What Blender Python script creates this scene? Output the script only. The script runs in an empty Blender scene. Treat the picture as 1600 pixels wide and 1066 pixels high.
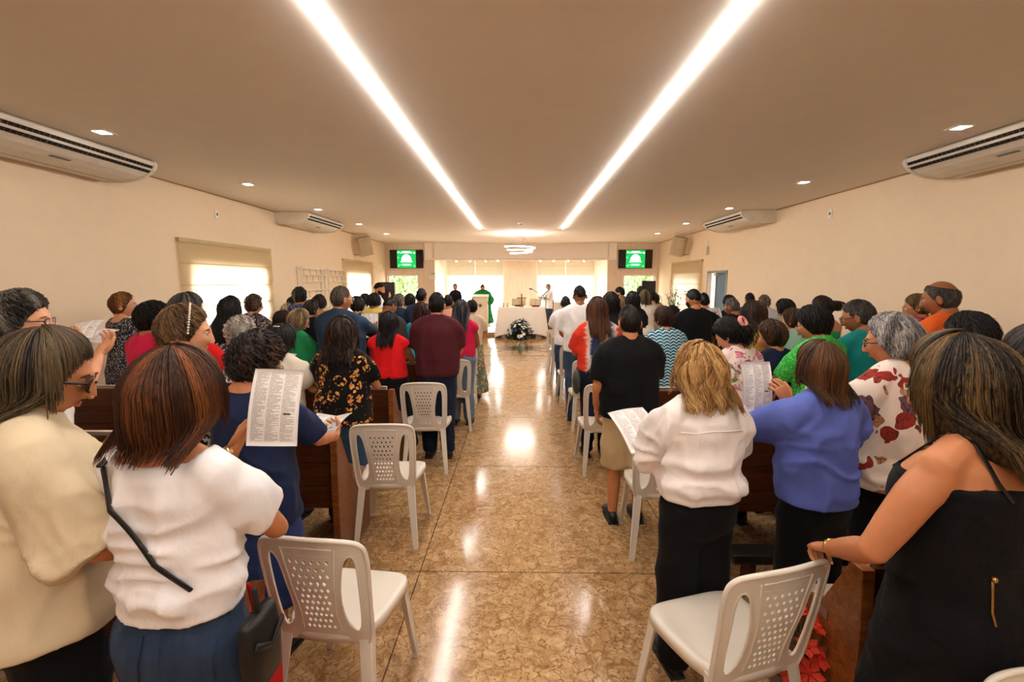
import bpy, bmesh, math, random
import numpy as np
from mathutils import Vector, Matrix
from mathutils.bvhtree import BVHTree

SC = bpy.context.scene
COL = SC.collection
rng = np.random.default_rng(7)
random.seed(7)
R = math.radians
W, H_, F = 1600, 1066, 711.0
CAM_Z, PITCH, YAW = 1.8, R(7.45), R(0.97)

# ---------------------------------------------------------------- camera, world, exposure
cd = bpy.data.cameras.new('camera'); cam = bpy.data.objects.new('camera', cd); COL.objects.link(cam)
cam.location = (0, 0, CAM_Z); cam.rotation_euler = (R(90) - PITCH, 0, YAW)
cd.sensor_width = 36; cd.lens = F / W * 36; cd.clip_start = .05; cd.clip_end = 200
SC.camera = cam
SC.view_settings.view_transform = 'Standard'; SC.view_settings.look = 'None'
SC.view_settings.gamma = 1; SC.view_settings.use_curve_mapping = False
SC.view_settings.exposure = 0.78
wd = bpy.data.worlds.new('world'); SC.world = wd; wd.use_nodes = True
bg = wd.node_tree.nodes['Background']; bg.inputs[0].default_value = (1.0, .985, .965, 1); bg.inputs[1].default_value = 7.0
SC.cycles.use_denoising = True
SC.cycles.max_bounces = 7; SC.cycles.diffuse_bounces = 5; SC.cycles.glossy_bounces = 3
SC.cycles.transparent_max_bounces = 12; SC.cycles.sample_clamp_indirect = 6; SC.cycles.caustics_reflective = False; SC.cycles.caustics_refractive = False
STRIP_E, DOWN_E, SPIRAL_E = 64.0, 32.0, 26.0
STRIP_C = (1.0, .955, .90)

# ---------------------------------------------------------------- helpers
def lin(h):
    if not isinstance(h, str): return tuple(h)[:3]
    c = [int(h[i:i + 2], 16) / 255 for i in (0, 2, 4)]
    return tuple(x / 12.92 if x <= .04045 else ((x + .055) / 1.055) ** 2.4 for x in c)
def rgba(h): return (*lin(h), 1)

def ray(px, py):
    d = Vector(((px - 800) / F, (533 - py) / F, -1))
    return cam.rotation_euler.to_matrix() @ d
def at(px, py, y):
    d = ray(px, py); t = y / d.y
    return Vector((d.x * t, y, CAM_Z + d.z * t))
def atz(px, py, z):
    d = ray(px, py); t = (z - CAM_Z) / d.z
    return Vector((d.x * t, d.y * t, z))

class NT:
    """small node-tree builder"""
    def __init__(s, name, rough=.6, spec=.3):
        s.m = bpy.data.materials.new(name); s.m.use_nodes = True
        s.t = s.m.node_tree; s.n = s.t.nodes; s.b = s.n['Principled BSDF']
        s.b.inputs['Roughness'].default_value = rough; s.b.inputs['Specular IOR Level'].default_value = spec
    def node(s, kind, **kw):
        n = s.n.new(kind)
        for k, v in kw.items():
            if k.startswith('_'): n.inputs[int(k[1:]) if k[1:].isdigit() else k[1:]].default_value = v
            else: setattr(n, k, v)
        return n
    def link(s, a, b): s.t.links.new(a, b)
    def coord(s, kind='Object', scale=(1, 1, 1), loc=(0, 0, 0), rot=(0, 0, 0)):
        c = s.node('ShaderNodeTexCoord'); m = s.node('ShaderNodeMapping')
        m.inputs['Scale'].default_value = scale; m.inputs['Location'].default_value = loc; m.inputs['Rotation'].default_value = rot
        s.link(c.outputs[kind], m.inputs[0]); return m.outputs[0]
    def noise(s, vec, scale=5, detail=3, rough=.5, dist=0):
        n = s.node('ShaderNodeTexNoise'); n.inputs['Scale'].default_value = scale; n.inputs['Detail'].default_value = detail
        n.inputs['Roughness'].default_value = rough; n.inputs['Distortion'].default_value = dist
        s.link(vec, n.inputs['Vector']); return n
    def voro(s, vec, scale=5, feature='F1', rand=1):
        n = s.node('ShaderNodeTexVoronoi', feature=feature); n.inputs['Scale'].default_value = scale
        n.inputs['Randomness'].default_value = rand; s.link(vec, n.inputs['Vector']); return n
    def ramp(s, fac, stops, interp='LINEAR'):
        n = s.node('ShaderNodeValToRGB'); n.color_ramp.interpolation = interp; e = n.color_ramp.elements
        while len(e) < len(stops): e.new(.5)
        for el, (p, c) in zip(e, stops): el.position = p; el.color = rgba(c) if not isinstance(c, float) else (c, c, c, 1)
        s.link(fac, n.inputs[0]); return n.outputs[0]
    def mix(s, fac, a, b, mode='MIX'):
        n = s.node('ShaderNodeMix', data_type='RGBA', blend_type=mode)
        for v, i in ((fac, 0), (a, 6), (b, 7)):
            if hasattr(v, 'is_linked') or hasattr(v, 'links'): s.link(v, n.inputs[i])
            elif i == 0: n.inputs[0].default_value = v
            else: n.inputs[i].default_value = rgba(v)
        return n.outputs[2]
    def math(s, op, a, b=None, c=None):
        n = s.node('ShaderNodeMath', operation=op)
        for i, v in enumerate((a, b, c)):
            if v is None: continue
            if hasattr(v, 'links'): s.link(v, n.inputs[i])
            else: n.inputs[i].default_value = v
        return n.outputs[0]
    def base(s, c):
        if hasattr(c, 'links'): s.link(c, s.b.inputs['Base Color'])
        else: s.b.inputs['Base Color'].default_value = rgba(c)
        return s
    def bump(s, h, strength=.2, dist=.01):
        n = s.node('ShaderNodeBump'); n.inputs['Strength'].default_value = strength; n.inputs['Distance'].default_value = dist
        s.link(h, n.inputs['Height']); s.link(n.outputs[0], s.b.inputs['Normal']); return s

MATS = {}
def plain(name, c, rough=.6, spec=.3, metal=0, var=.06, bump=0, bscale=40):
    if name in MATS: return MATS[name]
    t = NT(name, rough, spec); v = t.coord(); n = t.noise(v, 6, 4)
    l = lin(c); lo = tuple(x * (1 - var) for x in l); hi = tuple(min(1, x * (1 + var)) for x in l)
    t.base(t.ramp(n.outputs[0], [(.3, lo), (.7, hi)])); t.b.inputs['Metallic'].default_value = metal
    if bump: t.bump(t.noise(v, bscale, 4).outputs[0], bump, .004)
    MATS[name] = t.m; return t.m
def emit(name, c, e):
    if name in MATS: return MATS[name]
    t = NT(name); t.base(c); t.b.inputs['Emission Color'].default_value = rgba(c); t.b.inputs['Emission Strength'].default_value = e
    MATS[name] = t.m; return t.m

def mobj(name, V, Fc, mat=None, parent=None, smooth=False, mi=None):
    me = bpy.data.meshes.new(name)
    me.from_pydata([tuple(map(float, v)) for v in V] if not isinstance(V, np.ndarray) else V.tolist(), [], Fc if not isinstance(Fc, np.ndarray) else Fc.tolist())
    for m in (mat if isinstance(mat, (list, tuple)) else [mat]):
        if m: me.materials.append(m)
    if mi is not None: me.polygons.foreach_set('material_index', np.asarray(mi, dtype=np.int32))
    if smooth: me.polygons.foreach_set('use_smooth', np.ones(len(me.polygons), dtype=bool))
    me.update()
    o = bpy.data.objects.new(name, me); COL.objects.link(o)
    if parent: o.parent = parent
    return o
def tag(o, label, cat, group=None, kind=None):
    o['label'] = label; o['category'] = cat
    if group: o['group'] = group
    if kind: o['kind'] = kind
    return o
def thing(name, label, cat, loc=(0, 0, 0), rz=0, group=None, scale=1):
    o = bpy.data.objects.new(name, None); COL.objects.link(o); o.empty_display_size = .1
    o.location = loc; o.rotation_euler = (0, 0, rz)
    return tag(o, label, cat, group)
def struct(o): o['kind'] = 'structure'; return o
def dup(root, loc, rz, label):
    r = root.copy(); COL.objects.link(r); r.location = loc; r.rotation_euler = (0, 0, rz); r['label'] = label
    for ch in list(root.children):
        c = ch.copy(); COL.objects.link(c); c.parent = r
        for g in list(ch.children):
            d = g.copy(); COL.objects.link(d); d.parent = c
    return r

class G:
    """geometry accumulator"""
    def __init__(s): s.V = []; s.F = []; s.MI = []; s.n = 0
    def add(s, VF, mi=0):
        V, Fc = VF; V = np.asarray(V, float)
        s.V.append(V); s.F += [tuple(i + s.n for i in f) for f in Fc]; s.MI += [mi] * len(Fc); s.n += len(V); return s
    def box(s, a, b, mi=0):
        (x0, y0, z0), (x1, y1, z1) = a, b
        V = [(x0, y0, z0), (x1, y0, z0), (x1, y1, z0), (x0, y1, z0), (x0, y0, z1), (x1, y0, z1), (x1, y1, z1), (x0, y1, z1)]
        return s.add((V, [(3, 2, 1, 0), (4, 5, 6, 7), (0, 1, 5, 4), (1, 2, 6, 5), (2, 3, 7, 6), (3, 0, 4, 7)]), mi)
    def tube(s, *a, mi=0, **k): return s.add(tube(*a, **k), mi)
    def get(s): return (np.concatenate(s.V) if s.V else np.zeros((0, 3))), s.F
    def obj(s, name, mat, parent=None, smooth=False, bevel=0):
        V, Fc = s.get(); o = mobj(name, V, Fc, mat, parent, smooth, s.MI if isinstance(mat, (list, tuple)) else None)
        if bevel:
            bm = bmesh.new(); bm.from_mesh(o.data)
            bmesh.ops.bevel(bm, geom=bm.edges[:], offset=bevel, segments=2, affect='EDGES', profile=.6)
            bm.to_mesh(o.data); bm.free()
        return o
def boxo(name, a, b, mat, parent=None, bevel=0): return G().box(a, b).obj(name, mat, parent, bevel=bevel)

def tube(pts, rad, n=10, side=(1, 0, 0), round_=(1, 1)):
    """closed tapered tube along pts; rad scalar / list / list of (side radius, other radius)"""
    P = np.asarray(pts, float); N = len(P)
    rad = np.asarray(rad, float)
    if rad.ndim == 0: rad = np.full((N, 2), float(rad))
    elif rad.ndim == 1 and len(rad) == N: rad = np.stack([rad, rad], 1)
    elif rad.ndim == 1: rad = np.tile(rad, (N, 1))
    T = np.gradient(P, axis=0); T /= np.linalg.norm(T, axis=1)[:, None] + 1e-12
    if round_[0]:
        P = np.vstack([P[:1] - T[:1] * rad[0].min() * .6 * round_[0], P]); rad = np.vstack([rad[:1] * .62, rad]); T = np.vstack([T[:1], T])
    if round_[1]:
        P = np.vstack([P, P[-1:] + T[-1:] * rad[-1].min() * .6 * round_[1]]); rad = np.vstack([rad, rad[-1:] * .62]); T = np.vstack([T, T[-1:]])
    N = len(P); s = np.asarray(side, float); V = []
    a = np.arange(n) * 2 * math.pi / n
    for i in range(N):
        u = s - T[i] * s.dot(T[i]); l = np.linalg.norm(u)
        if l < 1e-4: u = np.cross(T[i], (0.3, .5, .8)); l = np.linalg.norm(u)
        u /= l; s = u; w = np.cross(T[i], u)
        V.append(P[i] + np.outer(np.cos(a) * rad[i, 0], u) + np.outer(np.sin(a) * rad[i, 1], w))
    V = np.vstack(V + [P[:1], P[-1:]]); Fc = []
    for i in range(N - 1):
        for j in range(n):
            k = (j + 1) % n; Fc.append((i * n + j, i * n + k, (i + 1) * n + k, (i + 1) * n + j))
    c0, c1 = N * n, N * n + 1
    for j in range(n):
        k = (j + 1) % n; Fc.append((c0, k, j)); Fc.append((c1, (N - 1) * n + j, (N - 1) * n + k))
    return V, Fc
def rings(rs, n=28, ex=2.3):
    """closed loft of horizontal super-ellipses (z, yc, hw, hd[, xc])"""
    a = np.arange(n) * 2 * math.pi / n; ca, sa = np.cos(a), np.sin(a)
    cx = np.sign(ca) * abs(ca) ** (2 / ex); sy = np.sign(sa) * abs(sa) ** (2 / ex); V = []
    for r in rs:
        z, yc, hw, hd = r[:4]; xc = r[4] if len(r) > 4 else 0
        V.append(np.stack([xc + cx * hw, yc + sy * hd, np.full(n, z)], 1))
    N = len(rs); V = np.vstack(V + [V[0].mean(0)[None], V[-1].mean(0)[None]]); Fc = []
    for i in range(N - 1):
        for j in range(n):
            k = (j + 1) % n; Fc.append((i * n + j, i * n + k, (i + 1) * n + k, (i + 1) * n + j))
    for j in range(n):
        k = (j + 1) % n; Fc.append((N * n, k, j)); Fc.append((N * n + 1, (N - 1) * n + j, (N - 1) * n + k))
    return V, Fc
def ball(c, r, nu=12, nv=8, M=None):
    r = np.broadcast_to(np.asarray(r, float), (3,)); V = [(0, 0, -1)]
    for i in range(1, nv):
        t = -math.pi / 2 + math.pi * i / nv
        for j in range(nu): p = 2 * math.pi * j / nu; V.append((math.cos(t) * math.cos(p), math.cos(t) * math.sin(p), math.sin(t)))
    V.append((0, 0, 1)); V = np.array(V) * r
    if M is not None: V = V @ np.asarray(M).T
    V = V + np.asarray(c); Fc = []
    for j in range(nu): Fc.append((0, 1 + (j + 1) % nu, 1 + j))
    for i in range(nv - 2):
        for j in range(nu):
            k = (j + 1) % nu; a = 1 + i * nu; Fc.append((a + j, a + k, a + nu + k, a + nu + j))
    b = 1 + (nv - 2) * nu
    for j in range(nu): Fc.append((b + j, b + (j + 1) % nu, len(V) - 1))
    return V, Fc
def gridvf(P):
    nu, nv = P.shape[:2]
    return P.reshape(-1, 3), [(i * nv + j, (i + 1) * nv + j, (i + 1) * nv + j + 1, i * nv + j + 1) for i in range(nu - 1) for j in range(nv - 1)]
def prism(poly, lo, hi, axis=1):
    """extrude a 2-D polygon along an axis (0: poly=(y,z), 1: poly=(x,z), 2: poly=(x,y))"""
    n = len(poly)
    def mk(p, t): return (t, p[0], p[1]) if axis == 0 else ((p[0], t, p[1]) if axis == 1 else (p[0], p[1], t))
    V = [mk(p, lo) for p in poly] + [mk(p, hi) for p in poly]
    Fc = [tuple(range(n))[::-1], tuple(range(n, 2 * n))] + [(i, (i + 1) % n, n + (i + 1) % n, n + i) for i in range(n)]
    return V, Fc
def fixn(o):
    bm = bmesh.new(); bm.from_mesh(o.data); bmesh.ops.recalc_face_normals(bm, faces=bm.faces[:]); bm.to_mesh(o.data); bm.free(); return o

def remesh(VF, voxel, it=3, fac=.5):
    me = bpy.data.meshes.new('tmp'); V, Fc = VF; me.from_pydata(V.tolist(), [], Fc); o = bpy.data.objects.new('tmp', me); COL.objects.link(o)
    m = o.modifiers.new('r', 'REMESH'); m.mode = 'VOXEL'; m.voxel_size = voxel
    s = o.modifiers.new('s', 'SMOOTH'); s.factor = fac; s.iterations = it
    dg = bpy.context.evaluated_depsgraph_get(); ev = o.evaluated_get(dg); em = ev.data
    n = len(em.vertices); V = np.empty(n * 3); em.vertices.foreach_get('co', V); V = V.reshape(-1, 3).copy()
    L = np.empty(len(em.loops), np.int32); em.loops.foreach_get('vertex_index', L)
    Fq = L.reshape(-1, 4).copy() if len(em.loops) == 4 * len(em.polygons) else [tuple(p.vertices) for p in em.polygons]
    bpy.data.objects.remove(o); bpy.data.meshes.remove(me)
    return V, Fq
def vnormals(V, Fq):
    n = np.cross(V[Fq[:, 2]] - V[Fq[:, 0]], V[Fq[:, 3]] - V[Fq[:, 1]]); N = np.zeros_like(V)
    for k in range(4): np.add.at(N, Fq[:, k], n)
    return N / (np.linalg.norm(N, axis=1)[:, None] + 1e-12)

# ---------------------------------------------------------------- fabrics
def fab(c, kind='plain', c2=None, c3=None, c4=None, s=1.0, rough=.85):
    key = ('fab', c, kind, c2, c3, c4, s, rough)
    if key in MATS: return MATS[key]
    t = NT('fabric_' + kind, rough, .15); v = t.coord()
    n = t.noise(v, 5, 3)
    l = lin(c); lo = tuple(x * .9 for x in l); hi = tuple(min(1, x * 1.08) for x in l)
    b = t.ramp(n.outputs[0], [(.3, lo), (.7, hi)])
    if kind == 'floral':            # sprays of small petals gathered into blossoms
        w = t.noise(v, 9 * s, 2); wv = t.mix(.06, v, w.outputs['Color'])
        big = t.voro(wv, 11 * s, rand=.8); pet = t.voro(wv, 44 * s); leaf = t.voro(wv, 30 * s)
        k = t.math('MULTIPLY', t.math('LESS_THAN', big.outputs['Distance'], .50), t.math('LESS_THAN', pet.outputs['Distance'], .46))
        pc = t.ramp(pet.outputs['Color'], [(.2, c2), (.8, c3 or c2)])
        b = t.mix(t.math('LESS_THAN', leaf.outputs['Distance'], .16), b, c4 or c2)
        b = t.mix(k, b, pc)
    elif kind == 'speckle':
        q = t.voro(v, 60 * s); b = t.mix(t.math('LESS_THAN', q.outputs['Distance'], .38), b, t.ramp(q.outputs['Color'], [(.3, c2), (.7, c3 or c2)]))
    elif kind == 'blot':            # large printed leaves and petals
        d = t.noise(v, 7 * s, 2, .5, .6); e = t.voro(t.mix(.18, v, d.outputs['Color']), 12 * s)
        k = t.math('LESS_THAN', e.outputs['Distance'], .48)
        pc = t.ramp(e.outputs['Color'], [(.2, c2), (.45, c3 or c2), (.7, c4 or c2)], 'CONSTANT')
        b = t.mix(k, b, pc)
        ln = t.voro(t.mix(.2, v, d.outputs['Color']), 26 * s, 'DISTANCE_TO_EDGE')
        b = t.mix(t.math('MULTIPLY', k, t.math('LESS_THAN', ln.outputs['Distance'], .03)), b, '3a2a2a')
    elif kind == 'waves':           # scalloped rows
        x = t.node('ShaderNodeSeparateXYZ'); t.link(v, x.inputs[0])
        fr = t.math('FRACT', t.math('MULTIPLY', x.outputs[0], 16 * s)); par = t.math('SUBTRACT', fr, .5); par = t.math('MULTIPLY', t.math('MULTIPLY', par, par), 2.6)
        z = t.math('FRACT', t.math('ADD', t.math('MULTIPLY', x.outputs[2], 34 * s), par))
        b = t.mix(t.math('LESS_THAN', z, .28), t.mix(t.math('GREATER_THAN', z, .62), b, c3), c2)
    elif kind == 'tiedye':
        x = t.node('ShaderNodeSeparateXYZ'); t.link(v, x.inputs[0]); nn = t.noise(t.coord(scale=(6, 6, 22)), 1.6, 5, .6)
        p = t.math('ADD', t.math('MULTIPLY_ADD', x.outputs[0], 1.9, .5), t.math('MULTIPLY_ADD', nn.outputs[0], .26, -.13))
        b = t.ramp(p, [(0, 'c4301f'), (.22, 'd23a22'), (.30, 'e8d8cc'), (.36, '2c3657'), (.50, '27304f'), (.56, 'dfc9b4'), (.66, 'c79a78'), (.72, '2f3a5c'), (.83, 'e2d3c6'), (.88, 'cf3a24')])
    elif kind == 'denim':
        q = t.noise(t.coord(scale=(1, 1, .3)), 14, 5, .7); b = t.ramp(q.outputs[0], [(.3, tuple(x * .65 for x in l)), (.55, l), (.75, tuple(min(1, x * 1.7 + .01) for x in l))])
    elif kind == 'stripe':
        x = t.node('ShaderNodeSeparateXYZ'); t.link(v, x.inputs[0])
        b = t.mix(t.math('LESS_THAN', t.math('FRACT', t.math('MULTIPLY', x.outputs[2], 9 * s)), .5), b, c2)
    t.base(b)
    wv = t.noise(t.coord(scale=(1, 1, .55)), 17, 4, .55, .5); t.bump(wv.outputs[0], .35, .012)
    t.b.inputs['Sheen Weight'].default_value = .02
    MATS[key] = t.m; return t.m
SKIN = {1: 'cf9672', 2: 'b87a52', 3: '8f5836', 4: '65391f'}
def skinmats(k):
    key = ('skin', k)
    if key not in MATS:
        t = NT('skin', .5, .35); v = t.coord(); n = t.noise(v, 14, 4); l = lin(SKIN[k])
        t.base(t.ramp(n.outputs[0], [(.3, tuple(x * .9 for x in l)), (.7, (min(1, l[0] * 1.08), l[1] * 1.02, l[2]))]))
        t.bump(t.noise(v, 90, 3).outputs[0], .08, .003)
        lip = tuple(a * b for a, b in zip(l, (.82, .55, .55)))
        MATS[key] = [t.m, plain('eye_white', 'e8e2da', .3), plain('iris', '2a1a12', .2), plain('lips%d' % k, lip, .45), plain('nail', 'd8a090', .3), plain('brow', '241812', .8)]
    return MATS[key]
def hairmat(a, b):
    key = ('hair', a, b)
    if key not in MATS:
        t = NT('hair', .5, .22); n = t.node('ShaderNodeAttribute', attribute_name='tone')
        v = t.coord(scale=(1, 1, .15)); q = t.noise(v, 160, 3)
        f = t.math('ADD', n.outputs['Fac'], t.math('MULTIPLY_ADD', q.outputs[0], .5, -.25))
        t.base(t.ramp(f, [(.28, a), (1.0, b)])); t.bump(q.outputs[0], .25, .004); MATS[key] = t.m
    return MATS[key]

# ---------------------------------------------------------------- people
def vnoise(P):
    I = np.floor(P).astype(np.int64); f = P - I; f = f * f * (3 - 2 * f); out = 0
    for dx in (0, 1):
        for dy in (0, 1):
            for dz in (0, 1):
                h = (I[:, 0] + dx) * 374761393 + (I[:, 1] + dy) * 668265263 + (I[:, 2] + dz) * 2147483647
                h = (h ^ (h >> 13)) * 1274126177; h = ((h ^ (h >> 16)) & 0xffff) / 65535.0
                out = out + h * (f[:, 0] if dx else 1 - f[:, 0]) * (f[:, 1] if dy else 1 - f[:, 1]) * (f[:, 2] if dz else 1 - f[:, 2])
    return out
def rotm(pitch, yaw, roll):
    return np.array(Matrix.Rotation(yaw, 3, 'Z') @ Matrix.Rotation(-pitch, 3, 'X') @ Matrix.Rotation(roll, 3, 'Y'))
HR = np.array([.076, .095, .117])
def headpt(d):
    """unit directions -> head surface, local frame (face towards +y)"""
    x, y, z = d[:, 0], d[:, 1], d[:, 2]; P = d * HR
    lo = np.clip(-z, 0, 1); fr = np.clip(y, 0, 1); bk = np.clip(-y, 0, 1)
    P[:, 0] *= 1 - .30 * lo ** 1.6; P[:, 1] *= 1 - .42 * lo ** 1.2 * bk
    P[:, 1] += .004 * fr * (abs(z) < .7)
    X, Z = P[:, 0], P[:, 2]; f = fr > .25
    b = np.where(Z > -.036, np.clip((.03 - Z) / .066, 0, 1), np.clip(1 - (-.036 - Z) / .013, 0, 1))
    P[:, 1] += f * .030 * b * np.exp(-(X / (.008 + .008 * b)) ** 2)
    P[:, 1] -= f * .011 * np.exp(-((abs(X) - .031) / .016) ** 2 - ((Z - .004) / .013) ** 2)
    P[:, 1] += f * .006 * np.exp(-((Z - .026) / .010) ** 2) * (abs(X) < .055)
    P[:, 1] += f * .005 * np.exp(-(X / .022) ** 2 - ((Z + .063) / .016) ** 2)
    P[:, 1] += f * .010 * np.exp(-(X / .020) ** 2 - ((Z + .098) / .014) ** 2)
    P[:, 0] += np.sign(X) * f * .003 * np.exp(-((abs(X) - .05) / .02) ** 2 - ((Z + .02) / .02) ** 2)
    return P
def headgeo(near):
    nu, nv = (60, 44) if near else (36, 28); g = G()
    V, Fc = ball((0, 0, 0), 1, nu, nv); g.add((headpt(V), Fc), 0)
    for s in (-1, 1):
        M = np.array(Matrix.Rotation(R(18 * s), 3, 'Z') @ Matrix.Rotation(R(-12), 3, 'X'))
        e, ef = ball((0, 0, 0), (.010, .019, .032), 10, 8); e[:, 0] += np.where(abs(e[:, 1]) + abs(e[:, 2]) * .6 < .012, -s * .006 * np.sign(e[:, 0] * s).clip(0), 0)
        g.add((e @ M.T + np.array((s * .082, -.012, -.012)), ef), 0)
        g.add(ball((s * .031, .0765, .004), (.0145, .0125, .0125), 10, 8), 1)
        g.add(ball((s * .031, .087, .003), (.006, .0035, .006), 8, 6), 2)
        g.add(ball((s * .031, .0775, .0095), (.0165, .0135, .009), 10, 6), 0)
        g.tube([(s * .012, .096, .023), (s * .032, .0935, .029), (s * .052, .080, .023)], [.0014, .0026, .001], 5, mi=5)
        g.add(ball((s * .009, .111, -.037), (.0075, .009, .006), 8, 6), 0)
    g.add(ball((0, .0895, -.059), (.020, .0085, .0040), 10, 6), 3)
    g.add(ball((0, .0885, -.0665), (.018, .0085, .0048), 10, 6), 3)
    return g
HEADS = {}
def beardgeo():
    az = np.linspace(-1.55, 1.55, 26); th = np.linspace(R(97), R(158), 12); P = np.zeros((26, 12, 3))
    for i, a in enumerate(az):
        t0 = R(112) if abs(a) < .5 else R(112 - 14 * min(1, (abs(a) - .5)))
        tt = t0 + (th - th[0]) / (th[-1] - th[0]) * (R(160) - t0)
        d = np.stack([np.sin(tt) * math.sin(a), np.sin(tt) * math.cos(a), np.cos(tt)], 1); P[i] = headpt(d) * 1.07 + (0, .002, -.003)
    return gridvf(P)

TR = {'f': [(.73, 0, .12, .09), (.80, -.012, .17, .112), (.88, -.018, .178, .12), (.96, -.006, .158, .106), (1.04, 0, .140, .097), (1.12, .004, .147, .102), (1.20, .012, .160, .116), (1.27, .008, .163, .112), (1.33, -.006, .150, .090), (1.37, -.014, .105, .070), (1.41, -.016, .062, .056)],
      'm': [(.73, 0, .12, .09), (.80, -.008, .160, .108), (.88, -.01, .165, .112), (.96, -.004, .160, .106), (1.04, 0, .156, .104), (1.12, .004, .164, .108), (1.20, .008, .178, .118), (1.27, .004, .182, .112), (1.33, -.006, .168, .092), (1.37, -.014, .112, .072), (1.41, -.016, .066, .058)]}
def torso(sex, g):
    A = np.array(TR[sex]); w = np.interp(A[:, 0], [.73, .9, 1.1, 1.25, 1.35, 1.41], [.7, 1, 1, .8, .4, .3])
    A[:, 2] *= 1 + (g - 1) * w; A[:, 3] *= 1 + (g - 1) * 1.25 * w; return A
def tz(A, z): return [np.interp(z, A[:, 0], A[:, i]) for i in (1, 2, 3)]
def surf(A, x, z, off, side):
    yc, hw, hd = tz(A, z); q = max(0, 1 - min(1, abs(x) / (hw + off)) ** 2.3) ** (1 / 2.3); return (x, yc + side * (hd + off) * q, z)

def ik(S, Wt, pole, a, b):
    S, Wt, pole = map(lambda v: np.asarray(v, float), (S, Wt, pole)); d = Wt - S; L = np.linalg.norm(d); m = (a + b) * .995
    if L > m: Wt = S + d / L * m; d = Wt - S; L = m
    u = d / L; p = pole - u * pole.dot(u); p /= np.linalg.norm(p) + 1e-9
    x = (a * a - b * b + L * L) / (2 * L); h = math.sqrt(max(0, a * a - x * x)); return S + u * x + p * h, Wt
ARM = {'down': ((.235, .03, .80), (.2, -1, .1), (0, .15, -1), (-1, 0, 0), .35),
       'hold': ((.125, .33, 1.13), (.7, -.5, -.9), (-.35, .75, .45), (-.75, -.1, .6), .6),
       'read': ((.11, .30, 1.02), (.8, -.6, -.7), (-.4, .8, .2), (-.7, 0, .7), .6),
       'clasp': ((.055, .22, .95), (.9, -.45, -.2), (-.75, .5, -.35), (-.3, -.9, .1), .5),
       'hang': ((.21, .10, .84), (.5, -1, 0), (-.1, .2, -1), (-1, 0, 0), .45)}
def hand(g, Wp, fd, pn, side, curl, near):
    fd = np.asarray(fd, float); fd /= np.linalg.norm(fd); pn = np.asarray(pn, float); pn = pn - fd * pn.dot(fd); pn /= np.linalg.norm(pn)
    la = np.cross(fd, pn); la *= 1 if la.dot(np.cross(fd, pn)) > 0 else -1
    n = 8 if near else 6
    th = la * side            # thumb side
    g.tube([Wp - fd * .03, Wp + fd * .005, Wp + fd * .04, Wp + fd * .083], [(.026, .020), (.029, .0185), (.039, .016), (.038, .0125)], 12 if near else 8, side=la)
    for k, (o, L, r) in enumerate(((.029, .072, .0088), (.010, .080, .0092), (-.010, .074, .0088), (-.028, .060, .0078))):
        p = Wp + fd * (.078 - abs(k - 1) * .004) + th * o; a = 0; P = [p - fd * .012]; d = fd + th * (.05 * (1.5 - k)); d /= np.linalg.norm(d)
        P.append(p)
        for j, q in enumerate((.45, .30, .25)):
            a += curl * (.75, 1.0, .7)[j] * (1 + .08 * k); p = p + (d * math.cos(a) + pn * math.sin(a)) * L * q; P.append(p)
        g.tube(P, [r, r, r * .97, r * .9, r * .72], n, side=la); g.fing = getattr(g, 'fing', []) + [(P[1], P[2])]
        if near: g.add(ball(P[-1] - pn * math.cos(a) * r * .55 - d * .004, r * .6, 6, 4), 4)
    p = Wp + fd * .022 + th * .030; d = fd * .62 + th * .70 + pn * .42; d /= np.linalg.norm(d); e = fd * .92 + th * .12 + pn * .42; e /= np.linalg.norm(e)
    g.tube([p - d * .025, p + d * .02, p + d * .036 + e * .006, p + d * .036 + e * .052], [.0125, .0122, .0105, .008], n, side=pn)

# hair: st = theta limits from the vertical by azimuth (0 = face), drop lengths, volume ...
SHORT_T = [(0, 54), (35, 58), (60, 74), (80, 92), (100, 120), (140, 136), (180, 140)]
OPEN_T = [(0, 52), (30, 56), (52, 76), (70, 96), (180, 99)]
def hst(kind, **k):
    d = dict(T=SHORT_T, D=[(0, 0), (180, 0)], vol=.012, tau=18, flare=0, inw=0, curl=0, fq=14, lr=.006, N=1, s0=(0, .85), sl=.3, lift=.004, bald=0, narrow=0, drift=.15)
    if kind in ('bob', 'long', 'wavy'):
        L = k.pop('L', {'bob': .11, 'long': .34, 'wavy': .20}[kind]); az = k.pop('azo', 62)
        d.update(T=OPEN_T, D=[(0, 0), (az, 0), (az + 24, L * .85), (130, L), (180, L)], vol=.026, s0=(0, .5), sl=.75, lr=.0065, lift=.006, inw=.18 if kind == 'bob' else 0)
        if kind == 'wavy': d.update(curl=.012, fq=9, vol=.03, flare=.12, coh=1)
        if kind == 'long': d.update(narrow=.22, vol=.02)
    elif kind == 'curly': d.update(vol=.030, curl=.015, fq=26, s0=(0, .85), sl=.36, lr=.011, lift=.010, N=.55, T=[(0, 52), (35, 58), (60, 78), (80, 104), (100, 128), (180, 150)])
    elif kind == 'shortw': d.update(vol=.024, s0=(0, .7), sl=.38, lift=.009, curl=.006, fq=14, lr=.007, T=[(0, 52), (35, 58), (60, 78), (80, 102), (100, 126), (180, 148)])
    elif kind in ('bun', 'pony'): d.update(vol=.009, s0=(0, .5), sl=.55, lift=.002)
    elif kind == 'fade': d.update(vol=.013, side=.85, T=[(0, 54), (35, 57), (60, 66), (85, 76), (110, 92), (180, 104)], lr=.003, sl=.14)
    elif kind == 'bald': d.update(vol=.005, bald=50, lr=.003, sl=.2, lift=.001)
    elif kind == 'men': d.update(vol=.013, side=.85, sl=.16, lr=.0032, lift=.002, T=[(0, 54), (35, 58), (60, 72), (78, 84), (98, 86), (112, 112), (140, 128), (180, 132)])
    d.update(k); return d
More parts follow.
